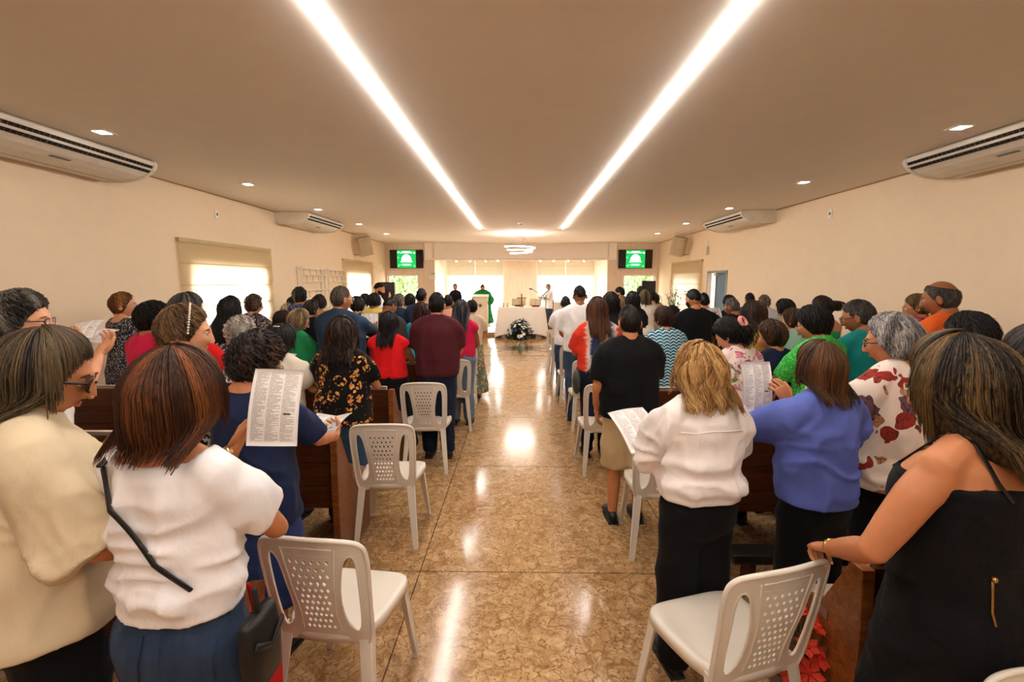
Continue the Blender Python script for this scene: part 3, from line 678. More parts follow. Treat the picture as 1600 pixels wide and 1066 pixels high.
def wall(name, axis, pos, lo, hi, openings, mat, th=.2, z1=CH + .1, z0=-.12):
    """wall with openings (a0,a1,z0,z1); axis 'x': plane x=pos running along y"""
    g = G(); sg = 1 if th > 0 else -1; cur = lo
    def bx(a0, a1, b0, b1):
        if a1 - a0 < 1e-4 or b1 - b0 < 1e-4: return
        p0, p1 = sorted((pos, pos + th)); g.box(*(((p0, a0, b0), (p1, a1, b1)) if axis == 'x' else ((a0, p0, b0), (a1, p1, b1))))
    for a0, a1, c0, c1 in sorted(openings):
        bx(cur, a0, z0, z1); bx(a0, a1, z0, c0); bx(a0, a1, c1, z1); cur = a1
    bx(cur, hi, z0, z1); return struct(g.obj(name, mat))
W1, W2, WR = (6.22, 8.05, 1.0, 2.06), (11.85, 13.7, .9, 2.05), (11.9, 13.8, .9, 2.03)
DOOR = (10.3, 11.4, 0, 2.05)
wall('wall_left', 'x', XL, YB - .2, YE, [W1, W2], wall_m, -.2)
wall('wall_right', 'x', XR, YB - .2, YE, [WR, DOOR], wall_m, .2)
wall('wall_rear', 'y', YB, XL - .2, XR + .2, [(-.9, 1.0, 0, 2.2)], wall_m, -.2)
EL, ER = (-4.46, -3.42, .35, 2.03), (3.46, 4.52, .35, 2.03)
wall('wall_end_left', 'y', YE, XL - .2, -2.86, [EL], oak_m, .2)
wall('wall_end_right', 'y', YE, 2.92, XR + .2, [ER], oak_m, .2)
AL, AR, AY = -2.86, 2.92, 17.5
wall('wall_apse_left', 'x', AL, YE + .2, AY, [], apse_m, -.2); wall('wall_apse_right', 'x', AR, YE + .2, AY, [], apse_m, .2)
OA = [(-2.76, -.62, .14, 2.72), (.66, 2.82, .14, 2.72)]
wall('wall_apse_back', 'y', AY, AL - .2, AR + .2, OA, apse_m, .2)
panel = G(); 
for k in range(5): panel.box((-.60 + k * .249, AY - .03, .13), (-.60 + k * .249 + .246, AY, 2.72))
struct(panel.obj('trim_1', oak_m))
pl = struct(G().box((AL, 15.06, -.012), (AR, AY, .125)).obj('platform', plain('platform_stone', 'd2b48c', .25, .5, bump=.03), bevel=.004))
SX = (-.97, 1.04); SY0, SY1 = -3.3, 11.35
cg = G()
for a, b_ in ((XL - .2, SX[0] - .018), (SX[0] + .018, SX[1] - .018), (SX[1] + .018, XR + .2)): cg.box((a, YB - .2, CH), (b_, YE + .2, CH + .05))
for x in SX: cg.box((x - .018, YB - .2, CH), (x + .018, SY0, CH + .05)); cg.box((x - .018, SY1, CH), (x + .018, YE + .2, CH + .05))
cg.box((XL - .2, YB - .2, CH + .11), (XR + .2, YE + .2, CH + .16)); cg.box((AL - .2, YE + .2, CH), (AR + .2, AY + .2, CH + .1))
struct(cg.obj('ceiling', ceil_m))
strip_m = emit('led_strip', STRIP_C, STRIP_E)
for x, lab in zip(SX, ('long recessed white light strip in the ceiling over the left side of the aisle', 'long recessed white light strip in the ceiling over the right side of the aisle')):
    r = thing('ceiling_light_strip', lab, 'ceiling light', (x, (SY0 + SY1) / 2, CH), 0)
    h = (SY1 - SY0) / 2
    o = boxo('channel', (-.017, -h, .045), (.017, h, .06), alu_m, r)
    d = G().add(prism([(-.012, .04), (-.010, -.009), (-.006, -.013), (.006, -.013), (.010, -.009), (.012, .04)], -h, h, 1)).obj('diffuser', strip_m, r); fixn(d)
# curved bulkhead over the apse
bh = G(); n = 25; P = np.zeros((n, 6, 3))
for i in range(n):
    u = i / (n - 1) * 2 - 1; x = -3.17 + (u + 1) / 2 * 6.37; y = YE - .06 + .42 * (1 - u * u)
    P[i] = [(x, y, CH), (x, y, 2.57), (x, y - .05, 2.56), (x, y - .05, 2.51), (x, y + .12, 2.51), (x, y + .12, CH)]
bh.add(gridvf(P)); o = bh.obj('trim_2', plain('bulkhead_paint', 'f3eae0', .8, .15, var=.01)); struct(o); fixn(o)
struct(boxo('baseboard_left', (XL, YB, 0), (XL + .015, YE, .09), wall_m)); struct(boxo('baseboard_right', (XR - .015, YB, 0), (XR, DOOR[0] - .1, .09), wall_m))
trim_m = plain('ceiling_joint', 'a8845c', .7)
struct(boxo('trim_3', (XL, YB, CH - .012), (XL + .012, YE, CH), trim_m)); struct(boxo('trim_4', (XR - .012, YB, CH - .012), (XR, YE, CH), trim_m))

# windows: frame + panes
def window(i, axis, pos, o, nx, fw=.045, dep=.06, mat=alu_m):
    a0, a1, z0, z1 = o; w = struct(thing('window_%d' % i, '', 'window')); del w['label']; del w['category']
    def bx(nm, A0, A1, Z0, Z1, d0, d1, m):
        p0, p1 = sorted((pos + d0, pos + d1)); return boxo(nm, *(((p0, A0, Z0), (p1, A1, Z1)) if axis == 'x' else ((A0, p0, Z0), (A1, p1, Z1))), m, w)
    sg = 1 if dep > 0 else -1; d0, d1 = .08 * sg, .08 * sg + dep
    bx('window_frame', a0, a1, z0, z0 + fw, d0, d1, mat); bx('window_frame', a0, a1, z1 - fw, z1, d0, d1, mat)
    st = (a1 - a0) / nx
    for k in range(nx + 1):
        c = a0 + k * st; l = c if k == 0 else (c - fw if k == nx else c - fw / 2); bx('window_frame', l, l + fw, z0 + fw, z1 - fw, d0, d1, mat)
    for k in range(nx): bx('pane', a0 + k * st + fw * .5, a0 + (k + 1) * st - fw * .5, z0 + fw, z1 - fw, (d0 + d1) / 2 - .003, (d0 + d1) / 2 + .003, glass_m)
    return w
window(1, 'x', XL, W1, 2, dep=-.05); window(2, 'x', XL, W2, 2, dep=-.05); window(3, 'x', XR, WR, 2); window(4, 'y', YE, EL, 1); window(5, 'y', YE, ER, 1)
window(6, 'y', AY, OA[0], 2); window(7, 'y', AY, OA[1], 2)
d2 = struct(thing('door_2', '', 'door')); del d2['label']; del d2['category']
for x0, x1 in ((-.89, .045), (.055, .99)):
    boxo('door_leaf', (x0, YB - .09, .005), (x1, YB - .05, 2.19), pew_m, d2, .004)
    for z0, z1 in ((.25, 1.0), (1.12, 2.0)): boxo('door_panel', (x0 + .14, YB - .052, z0), (x1 - .14, YB - .04, z1), pew_m, d2, .006)

# roman shades
def roman(lab, axis, pos, a0, a1, z0, z1, nf, sg, slack=.03, mat=linen_m):
    r = thing('roman_shade', lab, 'window shade', (pos, (a0 + a1) / 2, z1) if axis == 'x' else ((a0 + a1) / 2, pos, z1), 0); h = (a1 - a0) / 2; L = z1 - z0
    nz = 8 * nf + 1; P = np.zeros((25, nz, 3))
    for i in range(25):
        for j in range(nz):
            u = -h + 2 * h * i / 24; z = -L * j / (nz - 1); d = .035 + slack * abs(math.sin(math.pi * j / 8)) * .6 + .006 * math.sin(i * 1.3 + j * .2) * (j / nz)
            P[i, j] = (sg * d, u, z) if axis == 'x' else (u, sg * d, z)
    me = mobj('shade_cloth', *gridvf(P), mat, r, True)
    g = G()
    for k in range(1, nf):
        z = -L * k / nf; g.box(*(((sg * .034 - .004, -h, z - .005), (sg * .034 + .004, h, z + .005)) if axis == 'x' else ((-h, sg * .034 - .004, z - .005), (h, sg * .034 + .004, z + .005))))
    if nf > 1: g.obj('batten', plain('batten', 'c8b892', .7), r)
    e = sorted((0, sg * .05)); boxo('head_rail', *(((e[0], -h, -.01), (e[1], h, .04)) if axis == 'x' else ((-h, e[0], -.01), (h, e[1], .04))), plain('head_rail', 'bfa777', .5), r)
    return r
roman('wide cream linen roman shade drawn over the nearer window of the left wall', 'x', XL, 6.02, 8.25, .86, 2.34, 5, 1)
roman('narrower cream linen roman shade on the left wall next to the far corner', 'x', XL, 11.65, 13.95, .86, 2.34, 5, 1)
roman('cream linen roman shade on the right wall beyond the glass door', 'x', XR, 11.7, 14.0, .86, 2.32, 5, -1)
for k, (a0, a1, lab) in enumerate(((-2.76, -1.70, 'raised cream shade above the woman in black beside the altar windows'), (-1.68, -.62, 'raised cream shade above the green robed priest'), (.66, 1.72, 'raised cream shade above the reader in white'), (1.74, 2.82, 'raised cream shade over the altar window nearest the right screen'))):
    roman(lab, 'y', AY, a0, a1, 2.02, 2.76, 2, -1, mat=blind_m)

# door on the right wall
dr = struct(thing('door_1', '', 'door')); del dr['label']; del dr['category']
y0, y1 = DOOR[:2]; fm = plain('bronze_frame', '5c4a35', .4, .4)
for a, b_ in (((XR - .01, y0, 0), (XR + .09, y0 + .05, 2.05)), ((XR - .01, y1 - .05, 0), (XR + .09, y1, 2.05)), ((XR - .01, y0, 2.0), (XR + .09, y1, 2.05))): boxo('door_frame', a, b_, fm, dr)
boxo('sliding_pane', (XR + .04, y0 + .06, .02), (XR + .055, y0 + .66, 2.0), frost_m, dr); boxo('door_rail', (XR + .03, y0 + .64, .02), (XR + .07, y0 + .70, 2.0), fm, dr)
boxo('door_closer', (XR - .03, y0 + .58, 1.93), (XR + .03, y0 + .70, 1.99), white_m, dr)

# outside: terrace, brown yard wall, trees
struct(boxo('terrace', (-40, -40, -.4), (40, 60, -.13), plain('terrace_concrete', 'b9b0a2', .9)))
struct(boxo('wall_outside', (XR + 1.5, 10.9, -.13), (XR + 1.7, 14, 2.6), plain('yard_wall', '3a3024', .9, bump=.2)))
leaf_m = plain('tree_leaf', '7f9c60', .6, .2, var=.35)
for k, (x, y, lab) in enumerate(((-5.2, 20.5, 'leafy green tree outside the window under the left screen'), (5.6, 20.5, 'leafy green tree outside the window under the right screen'))):
    r = thing('garden_tree', lab, 'tree', (x, y, -.13)); G().tube([(0, 0, 0), (.05, 0, .9), (0, .05, 1.9)], [.12, .09, .05], 8).obj('trunk', plain('bark', '5a4630', .9), r, True)
    rs = np.random.default_rng(k); N = 2600; d = rs.normal(0, 1, (N, 3)); d /= np.linalg.norm(d, axis=1)[:, None]; c = d * (rs.random((N, 1)) ** .4) * (1.7, 1.3, 1.2) + (0, 0, 2.0)
    u = rs.normal(0, 1, (N, 3)); u /= np.linalg.norm(u, axis=1)[:, None]; w = np.cross(u, d) ; V = np.stack([c - u * .10, c + w * .05, c + u * .10, c - w * .05], 1).reshape(-1, 3)
    o = mobj('crown', V, (np.arange(N)[:, None] * 4 + np.arange(4)[None]), leaf_m, r); o['kind'] = 'stuff'

# ---------------------------------------------------------------- ceiling fixtures
def aircon(lab, x, y0, y1, sg):
    """ceiling unit along the wall; sg=+1 hangs from the left wall, room side towards +x"""
    L = (y1 - y0) / 2; r = thing('air_conditioner', lab, 'air conditioner', (x, (y0 + y1) / 2, CH), 0)
    m = plain('ac_plastic', 'ddd3c5', .4, .4); dk = plain('ac_slot', '15110d', .8)
    prof = [(0, -.005), (.60, -.005), (.635, -.03), (.64, -.055), (.615, -.10), (.575, -.135), (.50, -.175), (.40, -.205), (.26, -.222), (.10, -.222), (0, -.20)]
    P = [(sg * a, b) for a, b in prof]
    def pr(nm, pts, a, b, mm): return fixn(G().add(prism([(sg * p, q) for p, q in pts], a, b, 1)).obj(nm, mm, r))
    pr('housing', prof, -L, L, m)
    for e in (-1, 1):
        big = [(a * 1.0 + (.006 if a > .1 else 0), b - (.008 if b < -.03 else 0)) for a, b in prof]; pr('end_cap', big, e * L - .02, e * L + .02, m)
    for (a0, b0, a1, b1) in ((.633, -.068, .617, -.098), (.607, -.112, .578, -.136)):
        nx, nz = (b0 - b1), (a0 - a1); l = math.hypot(nx, nz); nx, nz = nx / l, -nz / l
        pr('air_slot', [(a0 + nx * .004, b0 + nz * .004), (a1 + nx * .004, b1 + nz * .004), (a1 - nx * .02, b1 - nz * .02), (a0 - nx * .02, b0 - nz * .02)], -L + .03, L - .03, dk)
        g = G()
        for k in range(int(L * 2 / .045)):
            yy = -L + .05 + k * .045; w = .0045 if k % 8 == 4 else .0015
            g.add(prism([(sg * (p + nx * .0065), q + nz * .0065) for p, q in ((a0, b0), (a1, b1), (a1 - .004, b1), (a0 - .004, b0))], yy - w, yy + w, 1))
        fixn(g.obj('vane', plain('ac_vane', '5f5446', .5), r))['kind'] = 'stuff'
    pr('deflector', [(.626, -.098), (.609, -.116), (.60, -.112), (.617, -.095)], -L + .02, L - .02, m)
    pr('badge', [(.46, -.1935), (.43, -.2005), (.428, -.1985), (.458, -.1915)], -.09, .09, plain('ac_badge', '6d6459', .4))
    pr('panel_seam', [(.222, -.2235), (.217, -.2235), (.217, -.2215), (.222, -.2215)], -L + .02, L - .02, dk)
    return r
aircon('large white ceiling air conditioner at the near end of the left wall', XL, 3.3, 4.98, 1)
aircon('white ceiling air conditioner further along the left wall, above the wire racks', XL, 8.55, 10.15, 1)
aircon('large white ceiling air conditioner at the near end of the right wall', XR, 3.3, 4.98, -1)
aircon('white ceiling air conditioner further along the right wall, before the glass door', XR, 8.5, 10.15, -1)
down_m = emit('downlight_lens', (1, .93, .82), DOWN_E); k = 0
names = {1: 'over the frame edge', 4: 'beside the near air conditioner', 6: 'just past the near air conditioner', 8: 'level with the far air conditioner', 10: 'just past the far air conditioner', 12: 'nearest the end wall'}
for sx, nm in ((-3.6, 'left'), (3.68, 'right')):
    for y in (1.95, 4.06, 6.18, 8.3, 10.4, 12.5):
        r = thing('downlight', 'square recessed downlight on the %s, %s' % (nm, names[int(y)]), 'ceiling light', (sx, y, CH))
        g = G()
        for a, b_ in (((-.075, -.075), (.075, -.05)), ((-.075, .05), (.075, .075)), ((-.075, -.05), (-.05, .05)), ((.05, -.05), (.075, .05))): g.box((*a, -.008), (*b_, 0))
        g.obj('trim', white_m, r); boxo('lens', (-.05, -.05, -.004), (.05, .05, -.001), down_m, r)
for lab, x, y in (('round white smoke detector on the ceiling between the light strips', .02, 10.3), ('round white ceiling detector just before the spiral lamp', .02, 12.6)):
    r = thing('smoke_detector', lab, 'detector', (x, y, CH)); G().add(rings([(-.045, 0, .03, .03), (-.03, 0, .055, .055), (-.012, 0, .065, .065)], 20, 2)).obj('sensor', plain('detector', 'b9ad9c', .5), r, True); G().add(rings([(-.012, 0, .075, .075), (0, 0, .08, .08)], 20, 2)).obj('base', white_m, r)
# spiral lamp
r = thing('spiral_pendant_lamp', 'glowing white spiral ring lamp hanging in front of the altar', 'lamp', (.02, 12.5, 2.66))
b_ = np.linspace(0, 2 * math.pi * 2.25, 90); rr = .42 - .16 * b_ / b_[-1]
G().tube(np.stack([rr * np.cos(b_ + 2.6), rr * np.sin(b_ + 2.6), .085 - .20 * b_ / b_[-1]], 1), [.012, .020], 8, side=(0, 0, 1)).obj('light_ring', emit('spiral_led', (1, .93, .84), SPIRAL_E), r, True)
g = G(); [g.tube([(x, y, .06), (0, 0, .41)], .0018, 5) for x, y in ((.3, .25), (-.36, .1), (.1, -.38))]; g.obj('cable', black_m, r)
G().add(rings([(.40, 0, .06, .06), (.42, 0, .06, .06)], 16, 2)).obj('canopy', white_m, r)
# spot lights under the bulkhead
for k, px in enumerate((700, 711, 733, 758, 777, 845, 866, 889, 914)):
    if k == 0: continue
    p = at(px, 408, 15.75); r = thing('spot_lamp', 'small white ceiling spot under the curved beam, number %s from the left wall' % ('first second third fourth fifth sixth seventh eighth'.split()[k - 1]), 'spotlight', (p.x, 16.05, 2.8))
    G().add(rings([(-.30, 0, .035, .035), (-.28, 0, .04, .04), (-.16, 0, .04, .04)], 14, 2)).obj('lamp_head', white_m, r, True); G().add(rings([(-.3015, 0, .028, .028), (-.3005, 0, .028, .028)], 14, 2)).obj('lens', emit('spot_lens', (1, .95, .88), 480.0), r); G().tube([(0, 0, -.16), (0, 0, .28)], .008, 6).obj('stem', white_m, r)

# ---------------------------------------------------------------- pews
pad_m = plain('pew_pad', 'd8cbb8', .6, .3, bump=.1); kneel_m = plain('kneeler_vinyl', '17120f', .45, .4)
def pew(lab, x0, x1, y, first=None):
    r = thing('pew', lab, 'pew', ((x0 + x1) / 2, y, 0), 0, 'pews'); h = (x1 - x0) / 2; sg = 1 if x0 > 0 else -1
    b = G()
    for k, (za, zb) in enumerate(((.34, .50), (.505, .665), (.67, .84))):   # three boards of the back
        f = lambda z: .07 - (z - .34) * .16
        o = fixn(G().add(prism([(f(za), za), (f(zb), zb), (f(zb) + .026, zb), (f(za) + .026, za)], -h + .04, h - .04, 0)).obj('back_board', pewdark_m, r))
    boxo('seat_board', (-h + .04, .06, .405), (h - .04, .44, .435), pew_m, r)
    boxo('seat_pad', (-h + .05, .085, .4355), (h - .05, .435, .475), pad_m, r, .012)
    o = fixn(G().add(prism([(f(.47) + .03, .48), (f(.86) + .03, .86), (f(.86) - .004, .875), (f(.86) + .055, .868), (f(.48) + .06, .48)], -h + .05, h - .05, 0)).obj('back_pad', pad_m, r, bevel=.006))
    for e in (-1, 1):
        fixn(G().add(prism([(-.05, 0), (.50, 0), (.50, .40), (.47, .455), (.14, .62), (.02, .85), (-.035, .85), (-.05, .62)], e * h - .022, e * h + .022, 0)).obj('end_panel', pew_m, r, bevel=.005))
    boxo('front_rail', (-h + .04, .38, .32), (h - .04, .41, .404), pew_m, r)
    boxo('kneeler', (-h + .08, -.24, .17), (h - .08, -.10, .23), kneel_m, r, .02)
    for e in (-1, 1): fixn(G().add(prism([(-.22, 0), (-.12, 0), (-.12, .17), (-.22, .17)], e * (h - .2) - .02, e * (h - .2) + .02, 0)).obj('kneeler_support', pewdark_m, r))
    return r
PY = [1.45, 2.70, 3.95, 5.20, 6.45, 7.70, 8.95, 10.20]
ORD = 'nearest second third fourth fifth sixth seventh eighth'.split()
for k, y in enumerate(PY):
    if k == 0: pL = pew('', -4.35, -1.14, y); pR = pew('', 1.16, 4.45, y)
    a = pL if k == 0 else dup(pL, (pL.location.x, y, 0), 0, ''); b = pR if k == 0 else dup(pR, (pR.location.x, y, 0), 0, '')
    a['label'] = 'brown wooden pew with pale seat pad, %s row from the camera, left of the aisle' % ORD[k]; b['label'] = 'brown wooden pew with pale seat pad, %s row from the camera, right of the aisle' % ORD[k]
boxo('latch', (-1.672, .10, .56), (-1.6665, .17, .60), plain('steel', 'b8b4ac', .3, .5, 1), pR)

# ---------------------------------------------------------------- plastic chairs
chair_m = plain('chair_plastic', 'd9d0c2', .38, .45, var=.03)
def curve_fill(splines, ext):
    cu = bpy.data.curves.new('tmp', 'CURVE'); cu.dimensions = '2D'; cu.fill_mode = 'BOTH'; cu.extrude = ext
    for pts in splines:
        s = cu.splines.new('POLY'); s.points.add(len(pts) - 1); s.use_cyclic_u = True
        for p, q in zip(s.points, pts): p.co = (q[0], q[1], 0, 1)
    o = bpy.data.objects.new('tmp', cu); COL.objects.link(o); dg = bpy.context.evaluated_depsgraph_get(); me = bpy.data.meshes.new_from_object(o.evaluated_get(dg))
    V = np.array([v.co[:] for v in me.vertices]); Fc = [tuple(p.vertices) for p in me.polygons]; bpy.data.objects.remove(o); bpy.data.meshes.remove(me); return V, Fc
def refine(V, Fc, lim=.022):
    bm = bmesh.new(); vs = [bm.verts.new(v) for v in V]
    for f in Fc:
        try: bm.faces.new([vs[i] for i in f])
        except ValueError: pass
    bmesh.ops.remove_doubles(bm, verts=bm.verts[:], dist=1e-5)
    for _ in range(3):
        e = [q for q in bm.edges if q.calc_length() > lim]
        if not e: break
        bmesh.ops.subdivide_edges(bm, edges=e, cuts=1); bmesh.ops.triangulate(bm, faces=[f for f in bm.faces if len(f.verts) > 3])
    bm.verts.index_update(); V = np.array([v.co[:] for v in bm.verts]); Fc = [tuple(v.index for v in f.verts) for f in bm.faces]; bm.free(); return V, Fc
def smoothpoly(P, it=2):
    P = np.array(P, float)
    for _ in range(it):
        Q = np.roll(P, -1, 0); P = np.stack([.75 * P + .25 * Q, .25 * P + .75 * Q], 1).reshape(-1, 2)
    return P
def back3(V):
    """flat back outline (x, height, depth) -> leaning, slightly hollow backrest"""
    x, h, d = V[:, 0], V[:, 1], V[:, 2]
    return np.stack([x, -.185 - .20 * np.clip(h, -.1, .5) * .75 - .035 * (1 - (x / .21) ** 2) * np.clip(h + .05, 0, .3) / .3 + d, .435 + h * .985], 1)
def make_chair(lab):
    r = thing('plastic_chair', lab, 'chair', (0, 0, 0), 0, 'white plastic chairs along the aisle')
    out = smoothpoly([(-.195, -.05), (-.205, .20), (-.212, .36), (-.20, .43), (-.13, .452), (0, .458), (.13, .452), (.20, .43), (.212, .36), (.205, .20), (.195, -.05), (.10, -.035), (0, -.035), (-.10, -.035)], 3)
    out[:, 1] = np.maximum(out[:, 1], -.06)
    hole = lambda s: smoothpoly([(s * .150, .02), (s * .105, .06), (s * .094, .16), (s * .108, .28), (s * .125, .365), (s * .155, .392), (s * .174, .36), (s * .172, .22), (s * .166, .08)][::s], 3)
    sp = [out, hole(1), hole(-1)]; dm = []
    for j in range(11):
        h = .045 + j * .0315; wv = np.interp(h, [0, .12, .36, .42], [.066, .062, .088, .10]); nn = 5 if j % 2 else 6
        for i in range(nn):
            x = (i - (nn - 1) / 2) * wv * 2 / 6.2; dm.append([(x, h - .0100), (x + .0074, h), (x, h + .0100), (x - .0074, h)])
    V, Fc = curve_fill(sp + dm, .0035); V, Fc = refine(V, Fc); V = back3(V)
    mobj('backrest', V, Fc, chair_m, r)
    g = G()
    up = out[(out[:, 1] > -.03)]; k = np.argmin(up[:, 0] * 0 + np.arange(len(up)))
    P = np.concatenate([out, out[:1]]); P3 = back3(np.column_stack([P, np.full(len(P), -.004)])); sel = P[:, 1] > -.045
    i0 = np.where(~sel)[0]
    order = np.roll(np.arange(len(out)), -int(np.argmin(abs(out[:, 0] + .195) + abs(out[:, 1] + .03)))); Q = [p for p in out[order] if p[1] > -.028]
    Q = sorted(Q, key=lambda p: math.atan2(p[0], p[1] - .15)); Q3 = back3(np.column_stack([np.array(Q), np.zeros(len(Q))]))
    g.tube(Q3, [(.010, .0075)] * len(Q3), 8, side=(0, 1, 0))
    for s in (1, -1):
        hq = hole(s); hq = np.vstack([hq, hq[:1]]); g.tube(back3(np.column_stack([hq, np.zeros(len(hq))])), .0052, 6, side=(0, 1, 0))
    q = back3(np.array([(-.092, .415, -.004), (0, .42, -.004), (.092, .415, -.004)])); g.tube(q, .0035, 6)
    for s in (-1, 1): g.tube(back3(np.array([(s * wv_, h, -.004) for h, wv_ in ((.03, .078), (.12, .072), (.25, .083), (.415, .104))])), .0035, 6)
    g.obj('back_rim', chair_m, r, True)
    # seat: dished square with a rolled front and apron
    n = 40; a = np.arange(n) * 2 * math.pi / n; rows = []
    for rr, dz in ((.02, -.010), (.35, -.009), (.65, -.006), (.86, -.001), (.95, .002), (1.0, -.004), (1.015, -.02), (1.01, -.045), (.985, -.045), (.97, -.016), (.6, -.016), (.02, -.018)):
        x = np.sign(np.cos(a)) * abs(np.cos(a)) ** .55 * .208 * rr; y = np.sign(np.sin(a)) * abs(np.sin(a)) ** .55 * .205 * rr + .01
        x = x * (1 + .12 * np.clip(y / .2, -1, 1)); z = .447 + dz - .016 * np.clip((y - .12) / .1, 0, 1) ** 2 + .006 * (x / .2) ** 2
        rows.append(np.stack([x, y, z], 1))
    P = np.array(rows); V = P.reshape(-1, 3); m = len(rows); Fc = [(i * n + j, i * n + (j + 1) % n, (i + 1) * n + (j + 1) % n, (i + 1) * n + j) for i in range(m - 1) for j in range(n)] + [tuple(range(n))[::-1], tuple((m - 1) * n + j for j in range(n))]
    fixn(mobj('seat', V, Fc, chair_m, r, True))
    for sx in (-1, 1):
        for fr in (0, 1):
            x0, y0, x1, y1 = (sx * .195, .175, sx * .232, .225) if fr else (sx * .185, -.185, sx * .215, -.265)
            g = G(); w0, w1, d0, d1 = .030, .019, .030, .017
            for f in (0, 1):   # L-section leg: two tapering webs
                A0 = np.array((x0, y0, .44)); A1 = np.array((x1, y1, 0)); ox = -sx; oy = -1 if fr else 1
                V = []
                for A_, w, d in ((A0, w0, d0), (A0 * .5 + A1 * .5, w0 * .85, d0 * .85), (A1, w1, d1)):
                    if f == 0: q = [(0, 0), (ox * w * 1.6, 0), (ox * w * 1.6, oy * .007), (0, oy * .007)]
                    else: q = [(0, 0), (ox * .007, 0), (ox * .007, oy * d * 1.5), (0, oy * d * 1.5)]
                    V += [(A_[0] + p, A_[1] + s_, A_[2]) for p, s_ in q]
                Fc = [(0, 1, 2, 3), (8, 9, 10, 11)] + [(i * 4 + j, i * 4 + (j + 1) % 4, i * 4 + 4 + (j + 1) % 4, i * 4 + 4 + j) for i in (0, 1) for j in range(4)]
                g.add((V, Fc))
            g.box((min(x1, x1 - sx * .03), y1 - .001 if fr == 0 else y1 - .026, 0), (max(x1, x1 - sx * .03), y1 + .026 if fr == 0 else y1 + .001, .012))
            g.add(tube([(x0 - sx * .004, y0 - (.004 if fr else -.004), .44), (x1 - sx * .003, y1 - (.003 if fr else -.003), .004)], [.006, .005], 6))
            fixn(g.obj('leg', chair_m, r))
    return r
CH0 = make_chair('')
def put_chair(x, y, rz, lab, first=[1]):
    """x, y: top middle of the backrest"""
    a = R(rz); off = -.25; px, py = x + math.sin(a) * off, y - math.cos(a) * off
    if first: first.pop(); c = CH0; c.location = (px, py, 0); c.rotation_euler = (0, 0, a); c['label'] = lab; return c
    return dup(CH0, (px, py, 0), a, lab)
put_chair(-.765, 1.545, -6, 'white plastic chair behind the elbow of the woman in the white T-shirt')
put_chair(-.90, 2.86, 3, 'empty white plastic chair beside the second pew left of the aisle, behind the floral blouse')
put_chair(-.885, 4.07, 3, 'empty white plastic chair behind the man in the maroon polo shirt')
put_chair(-.79, 5.30, 8, 'white plastic chair showing its right edge past the man in maroon')
put_chair(-.84, 6.6, 0, 'white plastic chair behind the woman in patterned skirt left of the aisle')
put_chair(.86, 1.40, 17, 'white plastic chair with a hand of the woman in black resting on it')
put_chair(.93, 2.74, -6, 'white plastic chair beside the blonde woman in the white shirt')
put_chair(.80, 4.05, 0, 'white plastic chair ahead of the man in khaki shorts')
put_chair(.84, 5.32, 0, 'white plastic chair behind the man in the white T-shirt')
put_chair(.80, 6.55, 0, 'white plastic chair in front of the man in the white T-shirt')
put_chair(.76, 7.75, -4, 'white plastic chair second from the front, right of the aisle')
put_chair(.73, 8.75, -10, 'foremost white plastic chair at the right edge of the aisle')
put_chair(1.30, .95, 172, 'white plastic chair whose corner shows in the bottom right of the picture')

# ---------------------------------------------------------------- altar end
cloth_m = plain('altar_linen', 'f3ece2', .85, .15, var=.01)
al = thing('altar', 'white draped altar table below the spiral lamp', 'altar', (.06, 14.78, 0))
boxo('table_top', (-.72, -.36, .93), (.72, .36, .985), oak_m, al, .004)
for x in (-.55, .55): boxo('support', (x - .09, -.25, 0), (x + .09, .25, .93), oak_m, al, .004)
ac = tag(mobj('altar_cloth', [(0, 0, 0)], [], cloth_m), 'long white linen cloth hanging over the altar', 'tablecloth')
n = 120; per = []; 
hx, hy = .745, .385
for k in range(n):
    u = k / n * 4; s_, f = int(u), u % 1; cs = [(-hx, -hy), (hx, -hy), (hx, hy), (-hx, hy)]; p, q = cs[s_], cs[(s_ + 1) % 4]; per.append((p[0] + (q[0] - p[0]) * f, p[1] + (q[1] - p[1]) * f))
per = np.array(per); P = np.zeros((n, 12, 3))
for j in range(12):
    t_ = j / 11; fold = 1 + .016 * t_ * np.sin(np.arange(n) * 1.05) ; end = abs(per[:, 0]) / hx; cor = (abs(per[:, 0]) / hx) ** 6 * (abs(per[:, 1]) / hy) ** 2
    low = .15 - .12 * cor; out = 1 + .16 * t_ * (end ** 8)
    P[:, j, 0] = per[:, 0] * out * fold; P[:, j, 1] = per[:, 1] * (1 + .05 * t_) * fold; P[:, j, 2] = .992 * (1 - t_) + low * t_
P = np.concatenate([P, P[:1]]); V, Fc = gridvf(P); V = np.vstack([V, [(0, 0, .994)]]); Fc += [(k * 12, (k + 1) * 12, len(V) - 1) for k in range(n)]
bpy.data.objects.remove(ac); ac = tag(fixn(mobj('altar_cloth', V, Fc, cloth_m, None, True)), 'long white linen cloth hanging over the altar', 'tablecloth'); ac.location = (.06, 14.78, 0)
hem = G(); hem.tube([(-hx, -hy - .004, .95), (hx, -hy - .004, .95)], [.006, .003], 6); hem.obj('lace_edge', plain('lace', 'd9cdb8', .8), ac)
AX, AYY, AZ = .06, 14.78, .994
br_m = plain('aged_brass', '8a5f28', .35, .5, .8)
r = thing('altar_cross', 'small bronze cross standing in the middle of the altar', 'cross', (.06, 14.62, AZ))
